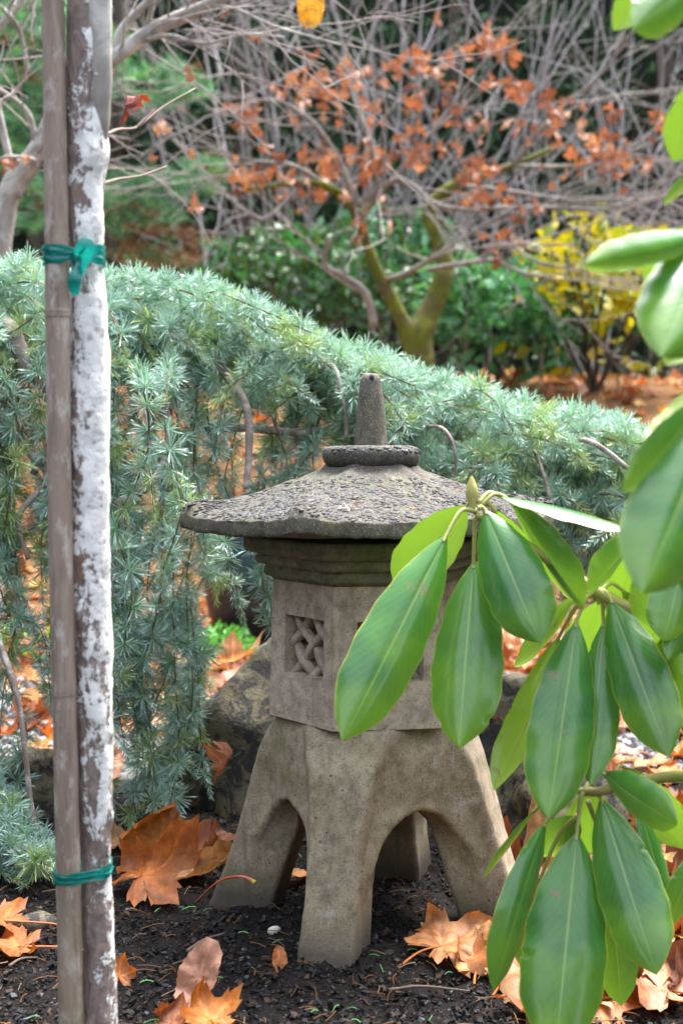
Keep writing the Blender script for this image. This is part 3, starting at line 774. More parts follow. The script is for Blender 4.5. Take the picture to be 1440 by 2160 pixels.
def shoot(seed, col, L=0.06):
    """leafy tip: needles set singly along a short axis (z)"""
    q = np.random.default_rng(seed); V = []; F = []; T = []
    for k in range(46):
        z0 = L * (k / 46.0) ; ph = k * 2.4 + q.normal(0, .2); el = 0.95 - 0.45 * k / 46 + q.normal(0, .12)
        dv = np.array([math.sin(el) * math.cos(ph), math.sin(el) * math.sin(ph), math.cos(el)])
        sd_ = np.cross(dv, [0.3, 0.5, 0.81]); sd_ /= np.linalg.norm(sd_); nv = np.cross(sd_, dv)
        l = 0.019 * q.uniform(0.8, 1.1) * (1 - 0.35 * k / 46); w_ = 0.00072; b0 = np.array([0, 0, z0]); n0 = len(V)
        V += [b0, b0 + dv * l * 0.5 + sd_ * w_, b0 + dv * l * 0.5 - sd_ * w_, b0 + dv * l * 0.5 + nv * w_, b0 + dv * l]
        F += [[n0, n0 + 1, n0 + 3], [n0, n0 + 3, n0 + 2], [n0 + 1, n0 + 4, n0 + 3], [n0 + 3, n0 + 4, n0 + 2]]
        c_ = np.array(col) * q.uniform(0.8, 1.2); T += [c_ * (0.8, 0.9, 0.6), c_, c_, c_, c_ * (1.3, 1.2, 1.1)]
    return np.array(V), np.array(F), np.array(T)
blue = (0.32, 0.47, 0.45); mid_ = (0.28, 0.44, 0.37); lime = (0.34, 0.45, 0.20)
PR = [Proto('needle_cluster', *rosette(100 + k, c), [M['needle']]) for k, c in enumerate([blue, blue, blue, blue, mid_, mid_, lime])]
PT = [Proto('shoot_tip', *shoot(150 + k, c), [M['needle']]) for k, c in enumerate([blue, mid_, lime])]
items = []; tips = []
# main limb
limb_px = [(-420, 560, 2.5), (-200, 640, 2.45), (-60, 675, 2.42), (120, 672, 2.38), (330, 690, 2.36), (540, 745, 2.36), (760, 840, 2.36), (960, 905, 2.36), (1100, 940, 2.36), (1210, 955, 2.36), (1330, 1015, 2.38), (1460, 1065, 2.42), (1620, 1160, 2.5)]
limb = smooth_path([at(*p) for p in limb_px], 90)
lr = np.interp(np.linspace(0, 1, 90), [0, 0.25, 0.5, 0.75, 1], [0.034, 0.028, 0.019, 0.012, 0.006])
mb = MB(); add_tube(mb, smooth_path([np.array([-1.35, 2.5, -0.05]), np.array([-1.36, 2.5, 0.3]), np.array([-1.30, 2.5, 0.62]), np.array([-1.14, 2.5, 0.86]), limb[0]], 30), np.linspace(0.055, 0.034, 30), 14, rough=0.08)
mb.obj('trunk', [M['cedarbark']], CED, off=COFF)
mb = MB(); add_tube(mb, limb, lr, 14, rough=0.12, seed=2); mb.obj('limb', [M['cedarbark']], CED, off=COFF)
# visible bare side branches
for pts, r0, r1 in [([(20, 740, 2.32), (80, 800, 2.16), (140, 880, 2.12), (70, 1000, 2.12)], .009, .005),
                    ([(420, 720, 2.32), (470, 780, 2.2), (520, 860, 2.15), (525, 960, 2.12), (518, 1030, 2.10)], .0085, .005),
                    ([(430, 905, 2.24), (520, 903, 2.22), (640, 912, 2.22), (760, 895, 2.24)], .0075, .006),
                    ([(310, 840, 2.25), (355, 880, 2.16), (350, 960, 2.12), (310, 1030, 2.1), (240, 1065, 2.1)], .007, .005),
                    ([(1040, 880, 2.25), (1090, 885, 2.2), (1130, 960, 2.15), (1160, 1060, 2.12), (1165, 1200, 2.12)], .0036, .0025),
                    ([(650, 800, 2.25), (700, 770, 2.13), (725, 850, 2.1), (730, 930, 2.12)], .004, .0026),
                    ([(60, 950, 2.18), (100, 1010, 2.1), (40, 1090, 2.08), (60, 1180, 2.08)], .006, .0035),
                    ([(1180, 945, 2.3), (1240, 930, 2.12), (1320, 985, 2.1), (1400, 1050, 2.1), (1480, 1075, 2.1)], .005, .003), ([(880, 900, 2.28), (935, 905, 2.12), (960, 960, 2.1), (955, 1040, 2.12)], .003, .002), ([(-60, 690, 2.36), (10, 690, 2.15), (40, 730, 2.12), (60, 800, 2.12)], .022, .008),
                    ([(-10, 1330, 2.0), (40, 1480, 1.95), (70, 1720, 1.93), (110, 1830, 1.92)], .005, .003)]:
    mb = MB(); add_tube(mb, smooth_path([at(*p) for p in pts], 24), np.linspace(r0, r1, 24), 8, rough=0.12, seed=4); mb.obj('branch', [M['cedarbark']], CED, off=COFF)

def dress(path, dens, lime_tip, size=1.0, gap=0.0):
    """needle clusters along a branchlet"""
    seg = np.linalg.norm(np.diff(path, axis=0), axis=1); s = np.concatenate([[0], np.cumsum(seg)]); Ltot = s[-1]
    k = r.uniform(0, 0.02); ph = r.uniform(0, 6.28)
    while k < Ltot - 0.02:
        p = np.array([np.interp(k, s, path[:, a_]) for a_ in range(3)])
        q = np.array([np.interp(min(k + 0.01, Ltot), s, path[:, a_]) for a_ in range(3)]); dv = q - p; dv /= np.linalg.norm(dv) + 1e-9
        ph += 2.2 + r.normal(0, 0.4)
        B = frame_z(dv, ph); side = B[:, 0]
        z = side * 0.85 + dv * 0.25 + np.array([0, -0.55, 0.2]) + r.normal(0, 0.25, 3)
        pr = PR[r.integers(0, 6)] if r.uniform() > 0.10 + 0.35 * (k / Ltot) * lime_tip else PR[6]
        sc = size * r.uniform(0.8, 1.35)
        if r.uniform() > gap: items.append((pr, frame_z(z, r.uniform(0, 6.28)) * sc, p + side * 0.004))
        k += dens * r.uniform(0.75, 1.3)
    dv = path[-1] - path[-2]; dv /= np.linalg.norm(dv)
    tips.append((PT[2] if r.uniform() < 0.45 * lime_tip + 0.1 else PT[r.integers(0, 2)], frame_z(dv, 0) * r.uniform(0.7, 1.1) * size, path[-1] - dv * 0.03))

def branchlet(path, rd=0.0016, lime=False):
    mb = MB(); add_tube(mb, path, np.linspace(rd, rd * 0.55, len(path)), 5, (0.24, 0.14, 0.07) if lime else np.array((0.14, 0.10, 0.08)) * r.uniform(0.7, 1.5))
    mb.obj('branchlet', [M['twig']], CED, off=COFF)

def bottom(px):     # how far down the curtain hangs, in photo rows
    return np.interp(px, [-200, 0, 110, 130, 235, 330, 430, 480, 520, 600, 700, 900, 1000, 1200, 1400, 1600],
                     [1900, 1900, 1850, 1560, 1740, 1790, 1700, 1560, 1330, 1210, 1000, 1010, 1060, 1300, 1420, 1500])
crest = lambda px: np.interp(px, [-200, 0, 60, 150, 250, 330, 440, 520, 600, 700, 800, 900, 960, 1060, 1150, 1250, 1350, 1420, 1600],
                             [520, 560, 525, 570, 560, 575, 580, 625, 670, 700, 730, 775, 790, 820, 850, 860, 890, 950, 1100])
# crest shoots: rise from the limb, arch over and run down to the right / towards the viewer
for k in range(170):
    px = r.uniform(-180, 1480); dep = r.uniform(2.14, 2.50)
    ytop = crest(px) + r.uniform(6, 95) * (1 if r.uniform() < .75 else 1.9)
    run = r.uniform(60, 230); dirx = 1 if r.uniform() < 0.72 else -1; dy = r.uniform(20, 110)
    p0 = at(px - dirx * 40, ytop + 85, 2.36); p1 = at(px, ytop + 18, dep + 0.03); p2 = at(px + dirx * run * 0.5, max(ytop + 14 + dy * 0.25, crest(px + dirx * run * .5) + 12), dep - 0.03)
    x3 = px + dirx * run
    p3 = at(x3, max(ytop + 30 + dy, crest(x3) + 15), dep - 0.07)
    path = smooth_path([p0, p1, p2, p3], 14)
    branchlet(path, 0.002, r.uniform() < .3); dress(path, 0.021, 0.5)
for k in range(230):      # upright tufts along the top
    px = r.uniform(-180, 1450); p = at(px, crest(px) + r.uniform(16, 62), r.uniform(2.16, 2.46))
    items.append((PR[r.integers(0, 6)], frame_z(np.array([r.normal(.1, .4), r.normal(-.2, .3), 1.0]), r.uniform(0, 6)) * r.uniform(.9, 1.3), p))
# hanging strings
nstr = 0
for k in range(138):
    px = -190 + 1690 * ((k * 0.61803) % 1.0) + r.normal(0, 8)
    if 500 < px < 1010 and r.uniform() < 0.42: continue
    yb = bottom(px); y0 = crest(px) + r.uniform(70, 230)
    lowness = sstep(1250, 1800, yb)
    dfr = 2.22 - 0.26 * lowness * r.uniform(0.5, 1.0); dep = r.uniform(dfr, 2.46)
    if 520 < px < 1080: dep = r.uniform(2.14, 2.44)
    full = r.uniform() < (0.6 if px < 500 else 0.34)
    ye = yb - r.uniform(0, 140) if full else y0 + (yb - y0) * r.uniform(0.2, 0.75)
    if 440 < px < 560: ye = min(ye, 1085)
    if 400 < px <= 440: sw = -abs(sw)
    if 15 < px < 112: ye = min(ye, 1180 + r.uniform(0, 190))
    if 112 < px < 240: ye = min(ye, 1500 + r.uniform(0, 150))
    if ye < y0 + 90: ye = y0 + 90 + r.uniform(0, 40)
    sw = r.normal(0, 28)
    pts = [at(px - r.normal(0, 40), y0 - 25, 2.36), at(px, y0 + 25, dep + 0.02)]
    nmid = max(2, int((ye - y0) / 130))
    for q in range(1, nmid + 1): pts.append(at(px + sw * q / nmid + r.normal(0, 20), y0 + 25 + (ye - y0 - 25) * q / nmid, dep + r.normal(0, .025)))
    path = smooth_path(pts, 8 + 6 * nmid)
    g_ = 0.0 if px < 480 else 0.22
    branchlet(path, 0.0017, r.uniform() < .12); dress(path, 0.029, 0.6, 1.0, g_)
    for _ in range(r.integers(0, 3) if px < 400 or px > 600 else 0):      # side twigs
        i0 = int(len(path) * r.uniform(0.25, 0.7)); p = path[i0]; sgn = r.choice([-1, 1])
        q = p + np.array([sgn * r.uniform(0.03, 0.07), r.uniform(-0.05, 0.02), -r.uniform(0.02, 0.05)]); q2 = q + np.array([sgn * 0.012, -0.005, -r.uniform(0.04, 0.12)])
        pp = smooth_path([p, q, q2], 10); branchlet(pp, 0.0012); dress(pp, 0.024, 0.8, 0.95)
for pts in ([(548, 990, 2.2), (538, 1090, 2.16), (545, 1170, 2.15), (560, 1260, 2.15), (572, 1345, 2.16)], [(560, 1010, 2.22), (552, 1120, 2.18), (562, 1200, 2.17), (578, 1300, 2.17)]):
    path = smooth_path([at(*p) for p in pts], 26); branchlet(path, .0015, True); dress(path, .021, .9)
# lower curtain between the trunk and the boulder
for k in range(15):
    px = 225 + 215 * ((k * .618) % 1.0); y0 = r.uniform(1080, 1350); ye = bottom(px) - r.uniform(0, 200); dep = r.uniform(1.98, 2.16)
    if ye < y0 + 120: continue
    pts = [at(px + r.normal(0, 25), y0, dep + .06)] + [at(px + r.normal(0, 18), y0 + (ye - y0) * q / 4, dep + r.normal(0, .02)) for q in range(1, 5)]
    path = smooth_path(pts, 26); branchlet(path, .0016); dress(path, .028, .5)
# low skirt on the soil at far left
for k in range(30):
    p = at(r.uniform(-180, 95), r.uniform(1690, 1860), r.uniform(1.86, 2.0)); p[2] = max(p[2], 0.03)
    q = p + np.array([r.uniform(-.03, .09), -r.uniform(0.0, .08), -0.02]); q[2] = max(q[2], 0.018)
    pp = smooth_path([p + [-.04, .05, .05], p, q], 8); branchlet(pp, 0.0014); dress(pp, 0.02, 0.2)
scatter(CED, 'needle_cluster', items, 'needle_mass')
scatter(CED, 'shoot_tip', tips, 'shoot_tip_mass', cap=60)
print('cedar clusters', len(items), 'tips', len(tips))

# ------------------------------------------------------------------ young tree, bamboo stake, green ties
# flaky bark: grey-brown plates, chalk-white lichen, orange-brown fissures
m, nt, b, _ = newmat('flaking_bark'); v = coord(nt, (1, 1, 0.42)); v1 = coord(nt)
n1 = noise(nt, v, 42, 6, 0.65, 0.7); n2 = noise(nt, v1, 120, 5, 0.7); n3 = noise(nt, v, 75, 5, 0.65, 1.0)
c = ramp(nt, n3, [(0.3, (0.14, 0.10, 0.085)), (0.55, (0.27, 0.205, 0.18)), (0.75, (0.38, 0.31, 0.285))])
c = mix(nt, ramp(nt, noise(nt, v, 24, 5, 0.6, 1.2), [(0.58, g(0)), (0.68, g(1))]), c, (0.22, 0.10, 0.045))
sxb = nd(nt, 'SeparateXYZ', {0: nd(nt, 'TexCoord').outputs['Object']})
bias = math_(nt, 'MULTIPLY', math_(nt, 'ADD', sxb.outputs[0], 0.012), 5.0)  # more white on the right: partly lichen, partly its brighter light put into colour
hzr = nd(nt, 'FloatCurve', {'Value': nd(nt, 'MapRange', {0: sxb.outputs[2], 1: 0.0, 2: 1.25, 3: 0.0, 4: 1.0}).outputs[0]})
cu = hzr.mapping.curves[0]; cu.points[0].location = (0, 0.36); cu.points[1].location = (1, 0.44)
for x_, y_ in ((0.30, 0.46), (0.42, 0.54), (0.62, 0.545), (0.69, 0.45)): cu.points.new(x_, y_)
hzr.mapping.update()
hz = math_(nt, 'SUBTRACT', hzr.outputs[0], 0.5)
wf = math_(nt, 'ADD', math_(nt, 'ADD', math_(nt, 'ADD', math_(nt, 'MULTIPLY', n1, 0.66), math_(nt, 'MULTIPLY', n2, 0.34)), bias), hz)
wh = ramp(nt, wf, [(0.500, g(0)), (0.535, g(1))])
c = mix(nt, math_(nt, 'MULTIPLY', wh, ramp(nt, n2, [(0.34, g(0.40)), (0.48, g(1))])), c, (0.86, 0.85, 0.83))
fis = ramp(nt, noise(nt, coord(nt, (1, 1, 0.14)), 70, 4, 0.6, 1.0), [(0.33, g(1)), (0.38, g(0))])
c = mix(nt, math_(nt, 'MULTIPLY', fis, 0.85), c, (0.10, 0.055, 0.035))
nt.links.new(c, b.inputs['Base Color']); b.inputs['Roughness'].default_value = 0.8
h = math_(nt, 'SUBTRACT', math_(nt, 'ADD', n3, math_(nt, 'MULTIPLY', wh, 0.5)), math_(nt, 'MULTIPLY', fis, 0.9))
bump(nt, b, math_(nt, 'ADD', h, math_(nt, 'MULTIPLY', n2, 0.5)), 0.7, 0.005); M['sapbark'] = m
m, nt, b, _ = newmat('bamboo_cane'); v = coord(nt, (1, 1, 0.12)); v1 = coord(nt)
c = ramp(nt, noise(nt, v, 90, 5, 0.65, 0.4), [(0.32, (0.19, 0.135, 0.105)), (0.68, (0.38, 0.295, 0.24))])
c = mix(nt, ramp(nt, noise(nt, coord(nt, (1, 1, 0.4)), 60, 5, 0.7), [(0.52, g(0)), (0.64, g(1))]), c, (0.48, 0.43, 0.385))
sxb = nd(nt, 'SeparateXYZ', {0: nd(nt, 'TexCoord').outputs['Object']})
lowm = nd(nt, 'MapRange', {0: sxb.outputs[2], 1: 0.05, 2: 0.3, 3: 0.55, 4: 0.0}).outputs[0]
c = mix(nt, math_(nt, 'MULTIPLY', lowm, noise(nt, v, 50, 3)), c, (0.24, 0.20, 0.06))
nt.links.new(c, b.inputs['Base Color']); b.inputs['Roughness'].default_value = 0.7
bump(nt, b, noise(nt, v, 120, 4, 0.6), 0.3, 0.002); M['bamboo'] = m
m, nt, b, out = newmat('green_tie_tape'); v = coord(nt, (1, 1, 6.0))
c = ramp(nt, noise(nt, v, 60, 4, 0.6), [(0.3, (0.004, 0.12, 0.115)), (0.7, (0.010, 0.29, 0.25))])
nt.links.new(c, b.inputs['Base Color']); b.inputs['Roughness'].default_value = 0.25; b.inputs['Specular IOR Level'].default_value = 0.6
bump(nt, b, noise(nt, v, 40, 3), 0.5, 0.002)
t = nd(nt, 'BsdfTranslucent', {'Color': (0.01, 0.5, 0.42, 1)})
ms = nd(nt, 'MixShader', {0: 0.3, 1: b.outputs[0], 2: t.outputs[0]}); nt.links.new(ms.outputs[0], out.inputs[0]); M['tape'] = m

DT = 1.28
def sap_c(py): return at(np.interp(py, [-400, 0, 100, 300, 400, 520, 700, 1000, 1300, 1500, 1700, 1900, 2160, 2500], [186, 186, 188, 186, 181, 183, 188, 189, 192, 199, 203, 205, 209, 214]), py, DT)
SAP = thing('young_tree', 'young tree with flaking white and brown bark tied to a bamboo stake at left', 'tree', (*sap_c(2500)[:2], 0))
SO = np.array(SAP.location)
pys = np.linspace(2520, -900, 420)
ctr = np.array([sap_c(p) for p in pys])
wpx = np.interp(pys, [-900, 0, 100, 150, 250, 330, 380, 450, 540, 640, 760, 950, 1050, 1200, 1350, 1500, 1650, 1800, 2000, 2520], [70, 84, 88, 92, 84, 90, 78, 74, 66, 74, 80, 82, 84, 84, 86, 80, 76, 62, 66, 76])
R_ = wpx / 2 * DT / FPX
V, F, uv, C = tube(ctr, R_, 40, True)
nv = 420 * 40
rel = V[:nv].reshape(420, 40, 3) - ctr[:, None]; rl = np.linalg.norm(rel, axis=2)[..., None]; dirn = rel / rl
Q = V[:nv].reshape(420, 40, 3) * [1, 1, 0.4]
dsp = 0.0016 * fbm(Q, 55, 4, 3) + 0.0016 * np.clip(fbm(Q, 95, 3, 8), -0.2, 0.5)
pl = sstep(0.05, 0.12, vnoise(V[:nv].reshape(420, 40, 3) * [1, 1, 0.5], 60, 14)) * 0.0009
V[:nv] = (V[:nv].reshape(420, 40, 3) + dirn * (dsp + pl)[..., None]).reshape(-1, 3)
V = V - SO
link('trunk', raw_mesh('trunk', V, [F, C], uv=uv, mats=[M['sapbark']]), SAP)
# side stem that parts from the trunk above the knot (upper right)
mb = MB(); add_tube(mb, smooth_path([at(205, 330, DT), at(208, 250, DT - .004), at(210, 170, DT - .008), at(211, 60, DT - .01), at(214, -100, DT - .01), at(235, -420, DT)], 50), np.interp(np.linspace(0, 1, 50), [0, .2, .4, 1], [.008, .0105, .0112, .009]), 24, rough=.10)
mb.obj('stem', [M['birch']], SAP, off=SO)
mb = MB()   # branch scar ring and knots
for (px, py, dp, rr) in [(206, 160, 1.268, .010), (190, 275, 1.268, .008), (204, 345, 1.276, .008), (168, 335, 1.275, .007)]:
    V_, F_ = ico(3); c_ = at(px, py, dp); V_ = V_ * (1 + 0.25 * fbm(V_, 2.2, 3, px)[:, None]) * [rr, rr * .7, rr * .55] + c_
    mb.add(V_, F_)
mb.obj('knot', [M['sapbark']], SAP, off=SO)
for pts in ([(222, 285, 1.29), (250, 273, 1.33), (290, 268, 1.36), (340, 228, 1.40), (412, 186, 1.45)], [(215, 388, 1.29), (250, 378, 1.34), (300, 370, 1.38), (352, 350, 1.42)], [(290, 268, 1.36), (325, 232, 1.37)]):
    mb = MB(); add_tube(mb, smooth_path([at(*p) for p in pts], 14), np.linspace(.0017, .0007, 14), 6, (0.25, 0.19, 0.16)); mb.obj('twig', [M['twig']], SAP, off=SO)

STK = thing('bamboo_stake', 'grey-brown bamboo stake with two nodes standing left of the young tree', 'stake', (*at(152, 2500, 1.27)[:2], 0)); KO = np.array(STK.location)
pys = np.linspace(2500, -900, 300); sc_ = np.array([at(np.interp(p, [-400, 0, 540, 1000, 1500, 2000, 2500], [104, 112, 121, 126, 137, 148, 158]), p, 1.262) for p in pys])
rs = np.interp(pys, [-900, 0, 600, 1400, 2500], [23, 22.5, 25.5, 25.5, 27.5]) * 1.262 / FPX
for yn in (655, 1452, 2300, -180): rs = rs * (1 + 0.045 * np.exp(-((pys - yn) / 9) ** 2) - 0.05 * np.exp(-((pys - yn - 20) / 8) ** 2))
mb = MB(); add_tube(mb, sc_, rs, 26, rough=0.012); mb.obj('cane', [M['bamboo']], STK, off=KO)
for yn in (655, 1452):
    c_ = np.array([at(np.interp(p, [-400, 0, 540, 1000, 1500, 2000, 2500], [104, 112, 121, 126, 137, 148, 158]), p, 1.262) for p in np.linspace(yn + 14, yn - 4, 8)])
    mb = MB(); add_tube(mb, c_, 25.8 * 1.262 / FPX * np.array([1, 1.03, 1.01, 1.035, 1.03, 1.05, 1.03, 0.99]), 26, cap=False); mb.obj('node', [M['bamboo']], STK, off=KO)

def tie(label, y0, y1, hpx, knot):
    """tape wrapped round stake and trunk: oblong loop, slightly sloping"""
    xl, xr = (95, 218) if knot else (116, 234)
    dc = 1.272; T_ = thing('plant_tie', label, 'plant tie', tuple(at((xl + xr) / 2, (y0 + y1) / 2, dc)), 'green plastic ties around the stake and trunk'); O_ = np.array(T_.location)
    hw = (xr - xl) / 2 * dc / FPX + 0.0008; k = dc / FPX; hh = hpx * k
    n = 72; a_ = np.linspace(0, 2 * math.pi, n, endpoint=False)
    ex = np.sign(np.cos(a_)) * np.abs(np.cos(a_)) ** 0.55 * hw; ey = np.sign(np.sin(a_)) * np.abs(np.sin(a_)) ** 0.8 * np.where(np.sin(a_) < 0, np.interp(ex, [-.02, 0.004, .012], [.0232, .0215, .0150]), np.interp(ex, [-.012, .004], [.006, .029]))
    V = []; rows = 9
    for q in range(rows):
        zq = (q / (rows - 1) - 0.5) * hh; pin = 1 - 0.55 * math.exp(0) * np.exp(-((ex - 0.006) / 0.010) ** 2) if knot else 1.0 - 0.12 * np.exp(-((ex - 0.0) / 0.02) ** 2)
        crim = 0.0007 * np.sin(q * 1.9 + ex * 140) + 0.0005 * vnoise(np.stack([ex * 300, ex * 0 + q, ex * 0], -1), 1, 3)
        sl = 1 + crim / 0.02
        zz_ = zq * pin + (-(ex / hw) * (y1 - y0) / 2 * k) + 0.0006 * np.sin(ex * 230 + q)
        V.append(np.stack([ex * sl, ey * sl, zz_], -1))
    V = np.concatenate(V); i = np.arange(rows - 1)[:, None] * n; j = np.arange(n)[None]
    F = np.stack([i + j, i + (j + 1) % n, i + n + (j + 1) % n, i + n + j], -1).reshape(-1, 4)
    link('band', raw_mesh('band', V, F, mats=[M['tape']]), T_)
    if knot:
        def ribbon(name, pts, wd, tw):
            P_ = smooth_path([at(*p) for p in pts], 22) - O_; V = []
            for q, p in enumerate(P_):
                t_ = q / 21; w_ = np.interp(t_, np.linspace(0, 1, len(wd)), wd) * k; a2 = np.interp(t_, np.linspace(0, 1, len(tw)), tw)
                tg = P_[min(q + 1, 21)] - P_[max(q - 1, 0)]; tg /= np.linalg.norm(tg); sdv = np.cross(tg, [0, -1, 0]); sdv /= np.linalg.norm(sdv); nr = np.cross(sdv, tg)
                for u in np.linspace(-1, 1, 7): V.append(p + sdv * u * w_ * math.cos(a2) + nr * (u * w_ * math.sin(a2) + (1 - u * u) * w_ * 0.35))
            i = np.arange(21)[:, None] * 7 + np.arange(6)[None]
            link(name, raw_mesh(name, V, np.stack([i, i + 1, i + 8, i + 7], -1).reshape(-1, 4), mats=[M['tape']]), T_)
        ribbon('tail', [(172, 548, 1.246), (164, 570, 1.243), (158, 590, 1.240), (157, 608, 1.242), (160, 622, 1.245)], [6, 9, 14, 14, 11, 7], [0.2, 0.5, 0.2, 0.0, -0.2])
        ribbon('loop', [(155, 545, 1.250), (166, 528, 1.240), (176, 514, 1.238), (186, 522, 1.240), (180, 545, 1.243), (172, 565, 1.244), (168, 582, 1.247)], [5, 10, 14, 15, 13, 10, 6], [0.0, 0.3, 0.1, -0.3, -0.1])
        V_, F_ = ico(3); V_ = V_ * (1 + .25 * fbm(V_, 2.5, 2, 4)[:, None]) * [.0075, .005, .0085] + (at(168, 543, 1.249) - O_)
        link('knot', raw_mesh('knot', V_, F_, mats=[M['tape']]), T_)
tie('knotted green plastic tie with a hanging tail, high on the bamboo stake', 541, 540, 40, True)
tie('plain green plastic tie wrapped low around the bamboo stake and trunk', 1843, 1832, 27, False)

# ------------------------------------------------------------------ rhododendron
RHO = thing('rhododendron', 'glossy green rhododendron branch with long drooping leaves and one bud in front at right', 'rhododendron', (0.62, 1.15, 0)); RO = np.array(RHO.location)
r = np.random.default_rng(12)
def rho_branch(pts, r0, r1):
    P_ = smooth_path([at(*p) if p[2] < 5 else p for p in pts], 40); mb = MB(); add_tube(mb, P_, np.linspace(r0, r1, 40), 12, rough=.05, seed=3)
    mb.obj('branch', [M['rhostem']], RHO, off=RO)
def rho_leaf(b0, tp, wpx, roll=0.0, bend=0.05, curl=0.35, node=None, side=0.0, tipw=1.0, wave=0.02):
    """b0, tp: (px, py, depth) of blade base and tip; roll 180 shows the under side; bend bulges the midrib"""
    if abs(roll) < 50: tp = (tp[0], tp[1], tp[2] - .045 * min(1, math.hypot(tp[0] - b0[0], tp[1] - b0[1]) / 450))
    P0, P1 = at(*b0), at(*tp); ax = P1 - P0; L = np.linalg.norm(ax); ax /= L
    mid = (P0 + P1) / 2; tocam = CAMP - mid; tocam -= ax * tocam.dot(ax); tocam /= np.linalg.norm(tocam)
    sdv = np.cross(tocam, ax); a_ = math.radians(roll)
    nrm = tocam * math.cos(a_) + sdv * math.sin(a_); sd_ = np.cross(nrm, ax)
    W = wpx * mid[1] / FPX / 2
    nt_, nq = 72, 16; t_ = np.linspace(0, 1, nt_); q_ = np.linspace(-1, 1, nq + 1)
    shp = smooth_path(np.array([(0, .03), (.10, .38), (.20, .63), (.32, .83), (.45, .95), (.58, 1), (.70, .97), (.80, .86), (.88, .63), (.95, .32), (1, .02)]), 400); shp = np.interp(t_, shp[:, 0], shp[:, 1]) * (1 + r.uniform(-.04, .04))
    V = []; ph = r.uniform(0, 6); nibs = [(r.uniform(.15, .95), r.choice([-1, 1])) for _ in range(r.integers(0, 4))]
    for k, t in enumerate(t_):
        w_ = W * shp[k]; c_ = P0 + ax * L * t + nrm * bend * L * 4 * t * (1 - t) + sd_ * side * L * 4 * t * (1 - t) * 0.5
        for q in q_:
            dip = -(curl + .12) * w_ * q * q - 0.10 * w_ * (1 - min(1, abs(q) * 5)) * (1 - t)
            wv_ = wave * W * math.sin(t * 19 + ph + (2 if q > 0 else 0)) * abs(q) ** 2
            rag = 1 + 0.02 * math.sin(t * 37 + ph * 3 + q) - (0.10 * sum(math.exp(-((t - nb) / 0.012) ** 2) for nb, sg in nibs if sg * q > 0.85))
            V.append(c_ + sd_ * q * w_ * rag * (1 - 0.12 * curl * q * q) + nrm * (dip + wv_))
    V = np.array(V); i = np.arange(nt_ - 1)[:, None] * (nq + 1) + np.arange(nq)[None]
    F = np.stack([i, i + 1, i + nq + 2, i + nq + 1], -1).reshape(-1, 4)
    # make the upper side the front side
    e1 = V[F[600, 1]] - V[F[600, 0]]; e2 = V[F[600, 3]] - V[F[600, 0]]
    if np.cross(e1, e2).dot(nrm) < 0: F = F[:, ::-1]
    uv = np.stack(np.broadcast_arrays(((q_ + 1) / 2)[None], t_[:, None]), -1).reshape(-1, 2)
    me = raw_mesh('leaf', V - P0, F, uv=uv, mats=[M['rholeaf']]); o = link('leaf', me, RHO, loc=P0 - RO)
    if node is not None:
        N0 = at(*node); up = np.array([0, 0, 0.012])
        pt = smooth_path([N0, (N0 + P0) / 2 + up * min(1, np.linalg.norm(P0 - N0) / .04), P0, P0 + (V[3 * (nq + 1) + nq // 2] - P0) * 0.9], 14)
        mb = MB(); add_tube(mb, pt - P0, np.interp(np.linspace(0, 1, 14), [0, .3, 1], [.0028, .0021, .0016]), 8); mb.obj('petiole', [M['petiole']], o)
    return o
# branches run off to the trunk of the bush outside the frame
rho_branch([(1003, 1085, 1.42), (1060, 1115, 1.42), (1110, 1150, 1.415), (1200, 1208, 1.40), (1262, 1250, 1.39), (1340, 1288, 1.37), (1440, 1312, 1.34), (1700, 1400, 1.22)], .0042, .0075)
rho_branch([(1228, 1672, 1.35), (1275, 1668, 1.345), (1340, 1650, 1.335), (1440, 1637, 1.31), (1700, 1640, 1.2)], .004, .0065)
rho_branch([(1352, 1128, 1.33), (1420, 1190, 1.31), (1520, 1290, 1.29), (1700, 1400, 1.22)], .0036, .006)
rho_branch([(1500, 500, 1.02), (1580, 620, 1.04), (1680, 820, 1.08), (1720, 1100, 1.12)], .004, .007)
rho_branch([(1520, 40, 1.05), (1600, 260, 1.06), (1690, 600, 1.08), (1720, 1100, 1.12)], .004, .007)
rho_branch([(1560, 880, 0.98), (1640, 960, 1.04), (1720, 1100, 1.12)], .004, .006)
tr = smooth_path([np.array([0.62, 1.15, -0.04]), np.array([0.6, 1.16, 0.15]), at(1700, 1640, 1.2), at(1700, 1400, 1.2), at(1720, 1100, 1.12)], 40)
mb = MB(); add_tube(mb, tr, np.linspace(.02, .009, 40), 12, rough=.08); mb.obj('trunk', [M['graybark']], RHO, off=RO)
A = (1003, 1083, 1.42)
rho_leaf((985, 1066, 1.44), (834, 1240, 1.47), 120, 180, 0.05, 0.15, A)
rho_leaf((942, 1128, 1.40), (722, 1562, 1.36), 158, 8, 0.03, 0.30, (1000, 1078, 1.42))
rho_leaf((998, 1185, 1.43), (968, 1578, 1.40), 164, -12, 0.02, 0.25, (1002, 1092, 1.42))
rho_leaf((1022, 1076, 1.41), (1138, 1356, 1.37), 145, -4, 0.05, 0.25, (1008, 1072, 1.41))
rho_leaf((1042, 1075, 1.43), (1140, 1275, 1.47), 95, 165, 0.06, 0.2, (1010, 1068, 1.42))
rho_leaf((1078, 1060, 1.43), (1230, 1284, 1.38), 130, -58, 0.02, 0.2, (1012, 1066, 1.42))
rho_leaf((1052, 1046, 1.43), (1340, 1122, 1.34), 130, 85, 0.03, 0.15, (1010, 1062, 1.42))
Bn = (1264, 1250, 1.39)
rho_leaf((1215, 1310, 1.385), (1155, 1729, 1.34), 140, 4, 0.03, 0.22, Bn)
